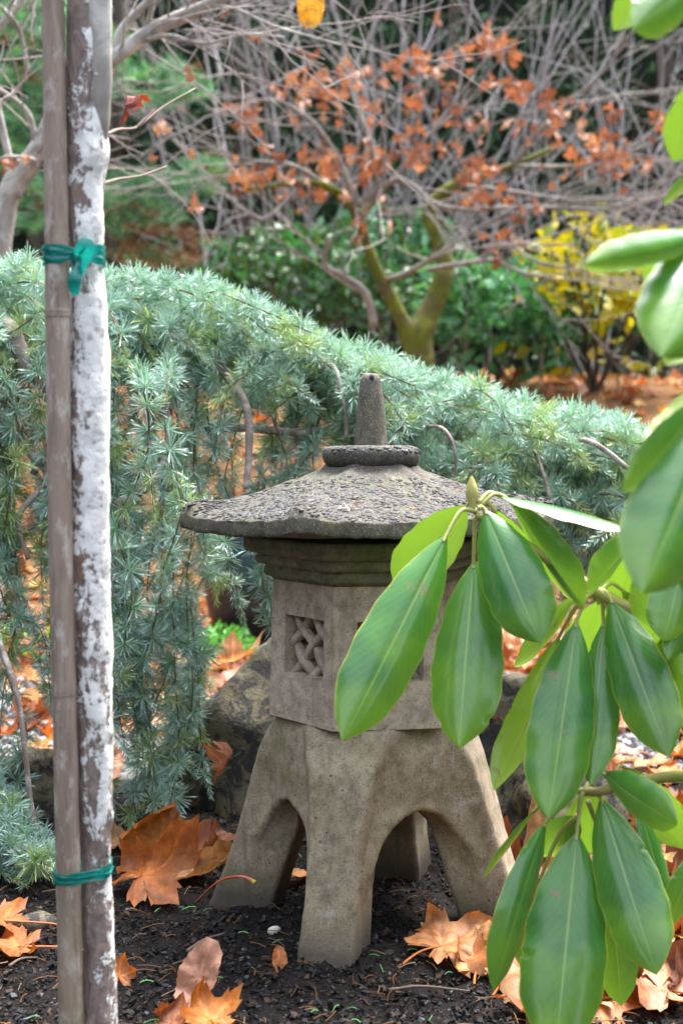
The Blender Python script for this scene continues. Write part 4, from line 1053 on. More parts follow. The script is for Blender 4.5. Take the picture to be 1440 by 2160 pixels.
rho_leaf((1272, 1312, 1.395), (1245, 1656, 1.36), 96, -10, 0.02, 0.25, Bn)
rho_leaf((1286, 1262, 1.38), (1410, 1596, 1.33), 132, -6, 0.04, 0.2, Bn)
rho_leaf((1262, 1268, 1.41), (1232, 1440, 1.47), 120, 180, 0.05, 0.1, Bn)
rho_leaf((1312, 1245, 1.40), (1445, 1425, 1.42), 90, 150, 0.10, 0.2, Bn)
rho_leaf((1215, 1255, 1.41), (1083, 1406, 1.47), 90, 118, 0.06, 0.2, Bn)
rho_leaf((1180, 1340, 1.42), (1040, 1668, 1.40), 95, 140, 0.05, 0.3, Bn)
Cn = (1358, 1128, 1.33)
rho_leaf((1340, 1132, 1.335), (1236, 1246, 1.30), 120, 62, 0.04, 0.2, Cn)
rho_leaf((1362, 1112, 1.36), (1296, 1290, 1.42), 105, 180, 0.05, 0.1, Cn)
rho_leaf((1380, 1160, 1.33), (1385, 1330, 1.36), 110, 10, 0.05, 0.2, Cn)
rho_leaf((1450, 1262, 1.33), (1408, 1392, 1.31), 56, 25, 0.05, 0.2, (1440, 1312, 1.34))
rho_leaf((1385, 1315, 1.36), (1450, 1480, 1.40), 80, 165, 0.05, 0.1, (1390, 1300, 1.355))
Dn = (1560, 880, 0.98)
rho_leaf((1500, 890, 0.96), (1352, 1250, 0.93), 190, 22, 0.03, 0.3, Dn)
rho_leaf((1490, 840, 0.97), (1312, 1036, 0.92), 110, 52, 0.04, 0.25, Dn)
rho_leaf((1500, 790, 1.0), (1362, 942, 0.96), 90, 118, 0.03, 0.2, Dn)
rho_leaf((1500, 940, 1.0), (1346, 1120, 1.02), 85, 72, 0.02, 0.15, Dn)
En = (1500, 500, 1.02)
rho_leaf((1500, 500, 1.0), (1230, 560, 0.92), 90, 30, 0.06, 0.75, En)
rho_leaf((1490, 470, 1.04), (1372, 622, 1.10), 120, 175, 0.05, 0.1, En)
rho_leaf((1500, 480, 1.0), (1392, 752, 0.94), 180, 12, 0.05, 0.35, En)
rho_leaf((1520, 640, 1.02), (1400, 770, 1.0), 90, 165, 0.02, 0.2, En)
Tn = (1520, 40, 1.05)
rho_leaf((1530, 120, 1.04), (1418, 340, 1.08), 110, 172, 0.04, 0.1, Tn)
rho_leaf((1500, 330, 1.04), (1398, 428, 1.0), 75, 70, 0.05, 0.2, (1585, 280, 1.06))
rho_leaf((1500, -70, 1.0), (1334, 62, 0.97), 112, 8, 0.03, 0.3, Tn)
rho_leaf((1440, -130, 1.06), (1292, 64, 1.08), 84, 178, 0.03, 0.15, Tn)
Fn = (1232, 1668, 1.35)
rho_leaf((1216, 1756, 1.34), (1170, 2225, 1.30), 184, 6, 0.02, 0.2, Fn)
rho_leaf((1266, 1684, 1.35), (1384, 2056, 1.30), 152, -4, 0.04, 0.2, Fn)
rho_leaf((1152, 1732, 1.36), (1040, 2092, 1.33), 96, 40, 0.07, 0.25, Fn, side=-0.12)
rho_leaf((1272, 1632, 1.35), (1428, 1738, 1.27), 100, -28, 0.05, 0.25, (1290, 1662, 1.345))
rho_leaf((1218, 1722, 1.37), (1140, 1806, 1.44), 85, 14, 0.05, 0.2, Fn)
rho_leaf((1140, 1850, 1.40), (1094, 2034, 1.40), 62, 20, 0.05, 0.2, (1216, 1720, 1.37))
rho_leaf((1285, 1880, 1.39), (1310, 2122, 1.40), 90, 8, 0.05, 0.2, (1240, 1690, 1.36))
rho_leaf((1252, 1662, 1.37), (1240, 1800, 1.43), 120, 178, 0.05, 0.1, Fn)
rho_leaf((1345, 1705, 1.37), (1402, 1926, 1.37), 80, 40, 0.05, 0.2, (1300, 1660, 1.34))
rho_leaf((1316, 1618, 1.37), (1452, 1792, 1.42), 95, 168, 0.06, 0.1, (1290, 1662, 1.345))
rho_leaf((1128, 1708, 1.38), (1020, 1852, 1.36), 70, 80, 0.02, 0.15, Fn)
rho_leaf((1455, 1800, 1.36), (1394, 1966, 1.37), 75, 40, 0.1, 0.2, (1440, 1637, 1.31))
rho_leaf((1440, 1180, 1.32), (1398, 1352, 1.31), 105, 14, 0.04, 0.25, (1425, 1195, 1.31))
rho_leaf((1462, 1200, 1.33), (1470, 1400, 1.33), 110, -8, 0.04, 0.2, (1425, 1195, 1.31))
rho_leaf((1420, 1330, 1.36), (1402, 1480, 1.41), 95, 172, 0.05, 0.1, (1440, 1312, 1.34))
rho_leaf((1330, 1300, 1.375), (1372, 1500, 1.42), 90, 170, 0.06, 0.1, (1330, 1284, 1.372))
rho_leaf((1440, 1330, 1.35), (1450, 1540, 1.36), 100, -20, 0.05, 0.25, (1440, 1312, 1.34))
# bud
mb = MB(); V, F = hex_lathe([(0.0005, 0.030), (0.002, 0.027), (0.0045, 0.021), (0.0062, 0.014), (0.006, 0.008), (0.004, 0.002), (0.003, -0.003)], 20, 1.0)
bud = link('bud', raw_mesh('bud', V, F[:, ::-1], np.ones((len(V), 3)) * (0.42, 0.40, 0.14), mats=[M['twig']]), RHO, mw=Matrix.Translation(Vector(at(996, 1066, 1.42) - RO)) @ Matrix.Rotation(-.05, 4, 'Y'))
for k in range(6):   # bud scales
    a_ = k * 2.4; zc = 0.003 + 0.003 * k
    V = []; 
    for t_ in np.linspace(0, 1, 6):
        for u in np.linspace(-1, 1, 5):
            z_ = zc + 0.012 * t_; R2 = np.interp(z_, [-.003, .002, .008, .014, .021, .027, .03], [.003, .004, .006, .0062, .0045, .002, .0005]) + 0.0004; aa = a_ + u * 0.85 * (1 - t_ ** 1.5)
            V.append([R2 * math.cos(aa), R2 * math.sin(aa), z_])
    i = np.arange(5)[:, None] * 5 + np.arange(4)[None]
    link('bud_scale', raw_mesh('bud_scale', V, np.stack([i, i + 1, i + 6, i + 5], -1).reshape(-1, 4), np.ones((30, 3)) * np.array((0.40, 0.38, 0.13)) * (0.85 + .07 * k), mats=[M['twig']]), bud)

# ------------------------------------------------------------------ fallen leaves
def maple_outline(q, n=10):
    """five-lobed outline, angle from the tip direction"""
    lobes = [(-2.25, .52), (-1.25, .80), (0.0, 1.0), (1.25, .80), (2.25, .52)]
    a = []; rr = []
    for k, (c, L) in enumerate(lobes):
        L *= q.uniform(.80, 1.06); c += q.normal(0, .07)
        a += [c - .42, c - .30, c - .24, c - .10, c, c + .10, c + .24, c + .30, c + .42]; rr += [L * .66, L * .84, L * .76, L * .88, L, L * .88, L * .76, L * .84, L * .66]
        if k < 4: a += [(c + lobes[k + 1][0]) / 2]; rr += [.50]
    a = [-2.95] + a + [2.95]; rr = [.12] + rr + [.12]
    return np.array(a), np.array(rr)
def oval_outline(q):
    a = np.linspace(-math.pi, math.pi, 41)[:-1]; r_ = []
    for k, x in enumerate(a):
        e = 1 / math.sqrt((math.cos(x) / 1.0) ** 2 + (math.sin(x) / 0.52) ** 2); r_.append(e * (1 + (0.03 if k % 2 else -0.02)))
    return a, np.array(r_)
def leaf_mesh(seed, kind, col, curl, fold, name='blade'):
    q = np.random.default_rng(seed); a, rr = maple_outline(q) if kind == 'maple' else oval_outline(q)
    n = len(a); rings = [0.0, .17, .34, .5, .66, .83, 1.0]; V = []; T = []
    org = np.array([0, 0.0]) if kind == 'maple' else np.array([0.0, 0.0])
    veins = [-2.25, -1.25, 0, 1.25, 2.25] if kind == 'maple' else [0, math.pi]
    for k in rings:
        for x, R2 in zip(a, rr):
            u, v_ = math.sin(x) * R2 * k, math.cos(x) * R2 * k
            dv = min(abs(x - vv) for vv in veins) * R2 * k
            T.append(np.array(col) * (1.0 + (0.5 if dv < 0.035 and k > 0 else 0)) * q.uniform(.9, 1.1))
            V.append([u, v_, 0.0])
    V = np.array(V); rad = np.linalg.norm(V[:, :2], axis=1)
    P_ = V.copy(); P_[:, 2] = seed * 3.1
    z = fold * np.abs(V[:, 0]) + curl * rad ** 2 * vnoise(P_, 1.6, seed) * 1.6 + 0.22 * vnoise(P_, 2.4, seed + 3) * rad + 0.10 * vnoise(P_, 5.0, seed + 4) * rad + 0.035 * vnoise(P_, 10, seed + 5) + 0.22 * curl * rad ** 3
    V[:, 2] = z
    for _ in range(q.integers(1, 4)):          # folded and rolled edges
        ph = q.uniform(0, 6.28); d0 = q.uniform(.22, .55); nv = np.array([math.sin(ph), math.cos(ph), 0]); ex = V @ nv - d0
        m_ = ex > 0; an = np.clip(ex / .22, 0, 1) * q.uniform(.5, 1.9)
        V[m_] += (-nv[None] * (ex * (1 - np.cos(an)))[:, None] + np.array([0, 0, 1.0]) * (ex * np.sin(an))[:, None])[m_]
    T = np.array(T) * (1 - 0.35 * np.clip(rad - .45, 0, 1))[:, None]
    F = []
    for k in range(len(rings) - 1):
        for j in range(n - (1 if kind == 'maple' else 0)): F.append([k * n + j, k * n + (j + 1) % n, (k + 1) * n + (j + 1) % n, (k + 1) * n + j])
    F = np.array(F)[:, ::-1]
    return V, F, np.array(T)
ORG, RUST, TAN, BRN, PNK = (0.40, 0.125, 0.022), (0.26, 0.085, 0.03), (0.42, 0.24, 0.11), (0.15, 0.06, 0.035), (0.52, 0.27, 0.18)
def fallen(label, p, size, yaw, pitch=0.0, roll=0.0, kind='maple', col=ORG, curl=0.3, fold=0.15, seed=1, stem=None, group='fallen leaves on the soil', lift=0.012):
    if len(p) == 2:          # photo pixel of a spot on the soil
        d = 1.6
        for _ in range(8):
            P_ = at(p[0], p[1], d); gz_ = tz(P_[0], d); d = d * (CAM_H - gz_) / max(0.05, CAM_H - P_[2])
        P_ = at(p[0], p[1], d); P_[2] = tz(P_[0], d) + lift
    else: P_ = np.array(p)
    o = thing('fallen_leaf', label, 'leaf', tuple(P_), group); o.rotation_euler = (pitch, roll, yaw); size = size * 1.05
    V, F, T = leaf_mesh(seed, kind, col, curl, fold)
    link('blade', raw_mesh('blade', V * size, F, T, mats=[M['fallen']]), o)
    if stem is not False:
        st_ = stem or [(0, 0, 0), (0, -.3, .05), (.06, -.65, .02)]; mb = MB()
        y0 = 0 if kind == 'maple' else -0.95
        add_tube(mb, smooth_path((np.array(st_) + [0, y0, 0]) * size, 14), np.linspace(.0011, .0017, 14), 6, np.array(col) * (1.0, .75, .6) if stem is None else (0.55, 0.20, 0.10)); mb.obj('stalk', [M['twig']], o)
    return o
R = math.radians
fallen('large rust-orange maple leaf lying folded just right of the white-barked trunk', (300, 1900), .105, R(-60), R(12), R(8), col=ORG, curl=.28, fold=-.22, seed=2, stem=False, lift=.035)
fallen('rust-orange maple leaf standing upright among the pile left of the lantern', (345, 1815), .088, R(8), R(62), 0, col=(.46, .17, .03), curl=.25, fold=.25, seed=3, lift=.022)
fallen('brown curled maple leaf leaning against the upright orange leaf', (400, 1835), .075, R(-30), R(28), R(-15), col=RUST, curl=.35, fold=.2, seed=4, lift=.02)
fallen('rusty maple leaf at the back of the pile by the boulder', (440, 1800), .08, R(-80), R(10), 0, col=RUST, curl=.25, fold=.1, seed=5, lift=.015)
fallen('pale tan leaf tucked beside the left leg of the lantern', (420, 1858), .06, R(-75), R(8), 0, 'oval', TAN, .2, .15, 6, None, lift=.012)
fallen('tan maple leaf peeping out behind the white-barked trunk', (250, 1800), .06, R(20), R(15), 0, col=TAN, curl=.25, fold=.15, seed=7, lift=.015)
fallen('orange leaf fragment lying between the left and front legs of the lantern', (618, 1865), .035, R(-80), R(5), 0, 'oval', (.55, .24, .07), .2, .2, 8, False)
fallen('pink-backed serrated leaf standing on edge in front of the lantern', (420, 2128), .040, R(-22), R(58), R(12), 'oval', PNK, .15, .2, 9, None, lift=.034)
fallen('bright orange curled maple leaf below the pink leaf', (446, 2180), .048, R(40), R(25), 0, col=(.58, .20, .03), curl=.4, fold=.2, seed=10, lift=.014)
fallen('brown leaf lobe at the bottom edge left of the bright orange leaf', (362, 2178), .04, R(-20), R(20), 0, col=RUST, curl=.3, fold=.2, seed=11, lift=.01)
fallen('small orange leaf chip standing up left of the front leg', (590, 2048), .016, R(15), R(60), 0, 'oval', (.55, .2, .06), .1, .1, 12, False, lift=.012)
fallen('small orange leaf scrap at the right foot of the white-barked trunk', (252, 2085), .03, R(25), R(45), R(20), col=(.55, .2, .05), curl=.4, fold=.2, seed=13, stem=False, lift=.014)
fallen('orange leaf at the left edge with a pale stalk pointing at the stake', (8, 1975), .07, R(70), R(15), 0, col=ORG, curl=.35, fold=.2, seed=14, stem=[(0, 0, 0), (.5, -.75, .05), (.9, -1.3, -.05)], lift=.02)
fallen('brown-orange leaf lying low at left edge under the pale stalk', (40, 2010), .075, R(100), 0, 0, col=(.42, .15, .04), curl=.25, fold=.1, seed=15, stem=[(0, 0, 0), (-.3, -.7, .05), (-.5, -1.2, .0)], lift=.008)
fallen('big tan-orange maple leaf with curled lobes in front of the right legs', (930, 2030), .092, R(-62), R(14), R(6), col=(.50, .22, .08), curl=.35, fold=.15, seed=16, lift=.02)
fallen('tan maple leaf crumpled behind the lowest rhododendron leaf', (1010, 2060), .065, R(-20), R(30), 0, col=(.52, .26, .09), curl=.35, fold=.25, seed=17, lift=.015)
fallen('dull red-brown oval leaf beside the right leg of the lantern', (985, 1975), .035, R(-80), 0, R(5), 'oval', BRN, .15, .1, 18, None, lift=.008)
fallen('orange-brown leaf partly under the narrow rhododendron leaf', (1085, 2085), .065, R(-50), R(20), 0, col=(.46, .17, .045), curl=.25, fold=.2, seed=19, lift=.015)
fallen('pale tan maple leaf behind the right leg of the lantern', (1120, 1815), .06, R(-60), R(6), 0, col=TAN, curl=.2, fold=.1, seed=20, lift=.012)
fallen('reddish leaf lying on the pale tan leaf behind the right leg', (1140, 1785), .045, R(-85), R(5), 0, 'oval', (.33, .13, .07), .2, .1, 21, None, lift=.018)
RL = [((1395, 1745), .085, TAN, 'large tan leaf at the right edge beside the rhododendron shoot'), ((1405, 1655), .06, (.55, .2, .03), 'bright orange leaf at the right edge above the lower shoot'),
      ((1300, 1660), .05, ORG, 'orange leaf behind the lower rhododendron node'), ((1425, 1890), .06, TAN, 'tan leaf with torn edge at right behind the holed leaf'),
      ((1420, 1995), .075, (.56, .33, .10), 'yellow-tan leaf at right edge beside the broad leaf'), ((1345, 2060), .085, (.48, .28, .14), 'pale brown leaf below the broad rhododendron leaf tip'),
      ((1300, 2105), .08, RUST, 'rust brown leaf at the bottom right under the bush'), ((1405, 2115), .095, (.40, .18, .09), 'mauve-brown leaf in the bottom right corner'),
      ((1240, 2140), .07, (.45, .15, .04), 'orange-brown leaf at the bottom behind the longest leaf'), ((1425, 1820), .06, (.50, .24, .09), 'folded orange-tan leaf at right edge between two tan leaves'),
      ((1340, 1930), .065, (.42, .17, .06), 'brown leaf showing between the hanging rhododendron leaves'), ((1085, 1740), .04, ORG, 'small orange leaf between the grey rock and the right leg'),
      ((1440, 1725), .07, ORG, 'orange leaf cut by the right edge above the tan leaf'), ((1330, 1600), .05, PNK, 'pinkish leaf on the gravel at the right')]
for k, (p, s, c_, lb) in enumerate(RL): fallen(lb, p, s, R(r.uniform(-180, 180)), R(r.uniform(0, 22)), R(r.uniform(-12, 12)), col=c_, curl=.33, fold=r.uniform(.05, .25), seed=40 + k, lift=.014)
for k in range(34):
    px, py = r.uniform(1040, 1470), r.uniform(1745, 2165)
    ci = r.integers(0, 7); c_ = [ORG, RUST, TAN, TAN, BRN, PNK, (.46, .28, .09)][ci]; kd = 'maple' if r.uniform() < .7 else 'oval'
    cn = ['orange', 'rust-brown', 'tan', 'tan', 'dark brown', 'pinkish', 'yellow-tan'][ci]
    zone = ('low at the bottom edge' if py > 2040 else 'behind the hanging leaf tips' if py > 1890 else 'beside the grey rock') + (' on the left side' if px < 1180 else ' on the right side' if px > 1330 else '')
    lb = '%s %s leaf under the rhododendron, %s' % (cn, 'lobed' if kd == 'maple' else 'oval', zone)
    fallen(lb, (px, py), r.uniform(.04, .085), R(r.uniform(-180, 180)), R(r.uniform(0, 25)), R(r.uniform(-15, 15)), kd, c_, .4, r.uniform(.05, .3), 110 + k, False, 'leaves heaped under the rhododendron', r.uniform(.006, .02))
for k in range(16):
    y_ = r.uniform(2.0, 2.5); x_ = r.uniform(.22, .62)
    fallen('dry %s leaf by the rocks at right behind the lantern, %s' % (['orange', 'rust-brown', 'tan', 'pinkish'][k % 4], 'nearer the lantern' if x_ < .42 else 'nearer the right edge'), (x_, y_, tz(x_, y_) + .015), r.uniform(.035, .065), R(r.uniform(-180, 180)), R(r.uniform(0, 25)), 0, 'maple', [ORG, RUST, TAN, PNK][k % 4], .4, .2, 160 + k, False, 'leaves around the rocks')
# red stalk with yellow foot crossing the left leg
mb = MB(); pts = [at(415, 1902, 1.70), at(450, 1868, 1.64), at(480, 1852, 1.62), at(515, 1850, 1.60), at(538, 1862, 1.595)]
add_tube(mb, smooth_path(pts, 24), np.interp(np.linspace(0, 1, 24), [0, .8, .95, 1], [.0012, .0017, .0026, .0032]), 10, np.array([np.array((0.42, 0.10, 0.04))] * 160 + [np.array((.48, .16, .10))] * 60 + [np.array((.45, .36, .04))] * 20 + [np.array((.5, .13, .05)), np.array((.45, .36, .05))]))
o = mb.obj('leaf_stalk', [M['twig']]); tag(o, 'arched red leaf stalk with yellow foot in front of the left leg', 'leaf stalk')
# twigs on the soil
for lb, a_, b_, rd in [('thin grey twig lying on soil below the orange leaf pile', (640 - 245, 2050), (455 + 20, 2012), .0022), ('dead brown twig lying in front of the boulder', (820, 2135), (990, 2130), .002), ('short grey stick by the fallen leaf pile', (405, 1830), (440, 1805), .003), ('thin brown stick at the lower left by the stake', (20, 2080), (80, 2062), .002)]:
    P0 = at(*a_, CAM_H * FPX / (a_[1] - HORIZON)); P1 = at(*b_, CAM_H * FPX / (b_[1] - HORIZON)); P0[2] = tz(P0[0], P0[1]) + .008; P1[2] = tz(P1[0], P1[1]) + .010
    mb = MB(); add_tube(mb, smooth_path([P0, (P0 * .6 + P1 * .4) + [0, .004, .003], P1], 12), np.linspace(rd, rd * .5, 12), 7, (.16, .12, .10), rough=.15); tag(mb.obj('twig', [M['twig']]), lb, 'twig')
# leaves lying further back
r = np.random.default_rng(77); litter = []
cols = [ORG, ORG, RUST, TAN, (.58, .36, .08), PNK, (.62, .46, .30)]
LP = [Proto('blade', *leaf_mesh(200 + k, 'maple' if k % 3 else 'oval', cols[k % 7], .3, .15), [M['fallen']], True) for k in range(14)]
# dry leaf caught in the hanging cedar, leaf on boulder
fallen('dry brown curled leaf caught in the cedar fringe beside the boulder', tuple(at(470, 1615, 2.02)), .045, R(-60), R(70), R(20), col=(.33, .13, .06), curl=.6, fold=.3, seed=90, group='leaves caught in branches')
fallen('peach and orange leaf resting on top of the boulder behind cedar', tuple(at(480, 1395, 2.42)), .075, R(-70), R(10), R(-14), col=(.62, .36, .20), curl=.25, fold=.1, seed=91, group='leaves resting on stones')
fallen('brown leaf resting on the tan rock right of the lantern', tuple(at(1045, 1510, 2.30)), .04, R(30), R(18), 0, col=(.36, .14, .07), curl=.2, fold=.1, seed=92, group='leaves resting on stones')
fallen('dark red hanging leaf on a twig right of the white-barked trunk', tuple(at(266, 222, 1.42)), .036, R(140), R(115), R(20), col=(.19, .032, .016), curl=.6, fold=.5, seed=93, group='leaves caught in branches', stem=False)
fallen('single golden leaf hanging near the top of the picture', tuple(at(655, 6, 2.6)), .046, R(180), R(95), 0, 'oval', (.75, .42, .02), .15, .15, 94, group='leaves caught in branches', stem=False)
n_ = 0
for k in range(1700):
    y_ = 2.5 + 5.4 * r.uniform() ** 1.0; x_ = r.uniform(-.30, .30) * y_
    if 2.1 < y_ < 2.6 and abs(x_) < .4: continue
    sc = r.uniform(.03, .075); z_ = tz(x_, y_) + .012
    Rm = rotm(r.normal(0, .3), r.normal(0, .3), r.uniform(0, 6.28)) * sc
    litter.append((LP[r.integers(0, 14)], Rm, np.array([x_, y_, z_])))
LID = {id(p): k for k, p in enumerate(LP)}
near = sorted([q for q in litter if q[2][1] < 3.7], key=lambda q: q[2][1])[:150]
for p, Rm, t_ in near:
    o = link('fallen_leaf', p.me, mw=Matrix(((*Rm[0], t_[0]), (*Rm[1], t_[1]), (*Rm[2], t_[2]), (0, 0, 0, 1))))
    k = LID[id(p)]; pxl = proj(np.array(t_))[0][0]
    tag(o, '%s %s leaf on gravel beyond the boulders, %s' % (['orange', 'orange', 'rust-brown', 'tan', 'golden', 'pinkish', 'pale straw'][k % 7], 'lobed' if k % 3 else 'oval', 'behind the left cedar curtain' if pxl < 480 else 'behind the lantern' if pxl < 1000 else 'behind the rhododendron'), 'leaf', 'leaves on the gravel behind the cedar')
ids = set(id(q) for q in near); mb = MB()
for q in litter:
    if id(q) in ids: continue
    mb.add(q[0].V @ q[1].T + q[2], q[0].F, q[0].T)
tag(link('leaf_litter', mb.mesh('leaf_litter', [M['fallen']])), 'carpet of orange fallen leaves on the bank behind', 'leaf litter', kind='stuff')

# ------------------------------------------------------------------ background: pot, bank planting, trees
m, nt, b, _ = newmat('teal_glaze'); v = coord(nt); sx = nd(nt, 'SeparateXYZ', {0: v})
c = ramp(nt, math_(nt, 'ADD', math_(nt, 'MULTIPLY', sx.outputs[2], 2.9), math_(nt, 'MULTIPLY', noise(nt, v, 9, 4), 0.35)), [(0.35, (0.005, 0.008, 0.018)), (0.65, (0.008, 0.022, 0.038)), (0.98, (0.006, 0.06, 0.085))])
nt.links.new(c, b.inputs['Base Color']); b.inputs['Roughness'].default_value = 0.3; M['glaze'] = m
POT = thing('glazed_pot', 'dark teal glazed garden pot standing behind the cedar left of the lantern', 'pot', (at(545, 1335, 4.2)[0], 4.2, tz(-.2, 4.2)))
V, F = hex_lathe(dense([(0.02, 0.0), (0.12, 0.0), (0.15, .08), (0.175, .2), (0.185, .31), (0.19, .34), (0.2, .35), (0.2, .375), (0.185, .38), (0.175, .36), (0.16, .2), (0.02, .18)], .02), 48, 1.0)
link('body', raw_mesh('body', V, F, mats=[M['glaze']]), POT)

def leaf_quad(mat, cols, L=1.0, W=.45, n=6, seed=0):
    out = []
    q = np.random.default_rng(seed)
    for k in range(n):
        c_ = np.array(cols[k % len(cols)]) * q.uniform(.8, 1.2)
        V = np.array([[0, 0, 0], [W * .42, .3 * L, .08], [W * .36, .68 * L, .06], [0, L, -.05], [-W * .36, .68 * L, .06], [-W * .42, .3 * L, .08], [0, .5 * L, 0]])
        V[:, 2] += q.normal(0, .04, 7)
        F = np.array([[0, 1, 6], [1, 2, 6], [2, 3, 6], [3, 4, 6], [4, 5, 6], [5, 0, 6]])
        out.append(Proto('leaf', V, F, c_, [mat], True))
    return out

def grow(rg, p, d, L, r0, lev, out, bend=.25, up=0.0, fork=2, shrink=.62, nseg=7, spread=.6):
    """out collects (path, radius0, radius1, level)"""
    pts = [p]; d = d / np.linalg.norm(d); dd = d.copy()
    for k in range(nseg):
        dd = dd + rg.normal(0, bend, 3) * .5 + np.array([0, 0, up]) * .25; dd /= np.linalg.norm(dd); pts.append(pts[-1] + dd * L / nseg)
    pts = np.array(pts); out.append((pts, r0, r0 * .5, lev))
    if lev <= 0: return
    for k in range(fork):
        i = rg.integers(2, nseg + 1); q = pts[i]; t = pts[i] - pts[i - 1]; t /= np.linalg.norm(t)
        nd_ = t + rg.normal(0, spread, 3); grow(rg, q, nd_, L * shrink * rg.uniform(.7, 1.2), max(r0 * .62, .0018), lev - 1, out, bend, up, fork, shrink, nseg, spread)

def tubes_obj(name, lst, mat, parent, n=4, col=(1, 1, 1), stuff=True, rg=None):
    mb = MB(); off = np.array(parent.location)
    for pts, r0, r1, lev in lst:
        c_ = np.array(col) * (rg.uniform(.65, 1.3) if rg is not None else 1)
        add_tube(mb, pts - off, np.linspace(r0, r1, len(pts)), n if r0 < .01 else 7, c_, cap=False)
    o = link(name, mb.mesh(name, [mat], True), parent)
    if stuff: o['kind'] = 'stuff'
    return o

# --- dark evergreens closing the view
darkleaf = leaf_quad(M['darkfoliage'], [(.014, .036, .015), (.018, .05, .018), (.010, .03, .012), (.03, .075, .025)], seed=1)
def evergreen(label, x, y, h, rw, seed, protos, n=5200, leaf=.085, group='evergreen trees closing the back of the garden', z0=.0):
    rg = np.random.default_rng(seed); z = tz(x, y); T_ = thing('evergreen_tree', label, 'tree', (x, y, z), group)
    mb = MB(); add_tube(mb, smooth_path([(0, 0, -.1), (.03, 0, h * .4), (0, .02, h * .9)], 14), np.linspace(.11, .02, 14), 9, rough=.1); mb.obj('trunk', [M['darkbark']], T_)
    mb = MB()
    for k in range(26):
        zz_ = h * rg.uniform(.08, .9); a_ = rg.uniform(0, 6.28); L = rw * (1 - .5 * zz_ / h) * .9
        add_tube(mb, smooth_path([(0, 0, zz_), (L * .5 * math.cos(a_), L * .5 * math.sin(a_), zz_ + .05), (L * math.cos(a_), L * math.sin(a_), zz_ - .1)], 6), np.linspace(.02, .005, 6), 4, cap=False)
    mb.obj('limbs', [M['darkbark']], T_)
    V = []; F = []; C_ = []; mb = MB()
    cent = np.stack([rg.uniform(-1, 1, 60), rg.uniform(-1, 1, 60), rg.uniform(0, 1, 60)], -1)
    for k in range(n):
        a_ = rg.uniform(0, 6.28); zz_ = rg.uniform(0.0, 1) ** .9; prof = math.sqrt(max(0.05, 1 - (max(zz_ - .35, 0) / .68) ** 2)) * (0.75 + .25 * min(1, zz_ / .2))
        lump = 1 + .22 * float(vnoise(np.array([math.cos(a_) * 2, math.sin(a_) * 2, zz_ * 6]), 1.3, seed)); rr_ = rw * prof * lump * (rg.uniform(.45, 1) ** .5)
        p = np.array([rr_ * math.cos(a_), rr_ * math.sin(a_), z0 + zz_ * h])
        pr = protos[rg.integers(0, len(protos))]
        dv = np.array([math.cos(a_), math.sin(a_), .35]) + rg.normal(0, .6, 3)
        s = leaf * rg.uniform(.7, 1.4)
        mb.add(pr.V @ (frame_z(dv, rg.uniform(0, 6.28)) * s).T + p, pr.F, pr.T)
    o = link('crown', mb.mesh('crown', [M['darkfoliage']]), T_); o['kind'] = 'stuff'
    return T_
names = ['dark evergreen tree at the far left behind the pine', 'dark evergreen tree behind the leaning grey-barked tree', 'dark evergreen tree behind the middle of the bare twigs', 'dark evergreen tree behind the mossy tree', 'near-black evergreen tree behind the bare stems at upper right', 'dark evergreen tree beyond the right edge of the yellow bush']
for k, (x, y) in enumerate([(-4.2, 11.2), (-2.5, 11.6), (-.8, 11.2), (.9, 11.7), (2.5, 11.2), (4.2, 11.5)]):
    evergreen(names[k], x, y, 5.2 + .4 * math.sin(k * 2.1), 1.25, 300 + k, darkleaf)
wide = ['dark evergreen tree well outside to the left', 'dark evergreen tree well outside to the right']
for k, (x, y) in enumerate([(-6.2, 11), (6.2, 11)]): evergreen(wide[k], x, y, 5.0, 1.4, 330 + k, darkleaf, 2500, .12)
# back row hedge
HG = thing('hedge', 'tall dark clipped hedge behind the evergreen trees', 'hedge', (0, 13.2, tz(0, 13.2)))
rg = np.random.default_rng(55); mb = MB()
for k in range(13000):
    p = np.array([rg.uniform(-9, 9), rg.uniform(-.5, .5), 6.2 * rg.uniform() ** .9]); pr = darkleaf[rg.integers(0, 6)]
    mb.add(pr.V @ (frame_z(np.array([0, -1, .4]) + rg.normal(0, .6, 3), rg.uniform(0, 6)) * rg.uniform(.10, .20)).T + p, pr.F, pr.T)
o = link('foliage', mb.mesh('foliage', [M['darkfoliage']]), HG); o['kind'] = 'stuff'
mb = MB(); V_ = bx * [9, .35, 3.0] + [0, .1, 2.9]; mb.add(V_ , bF, (.012, .02, .012)); mb.obj('core', [M['darkfoliage']], HG, smooth=False)

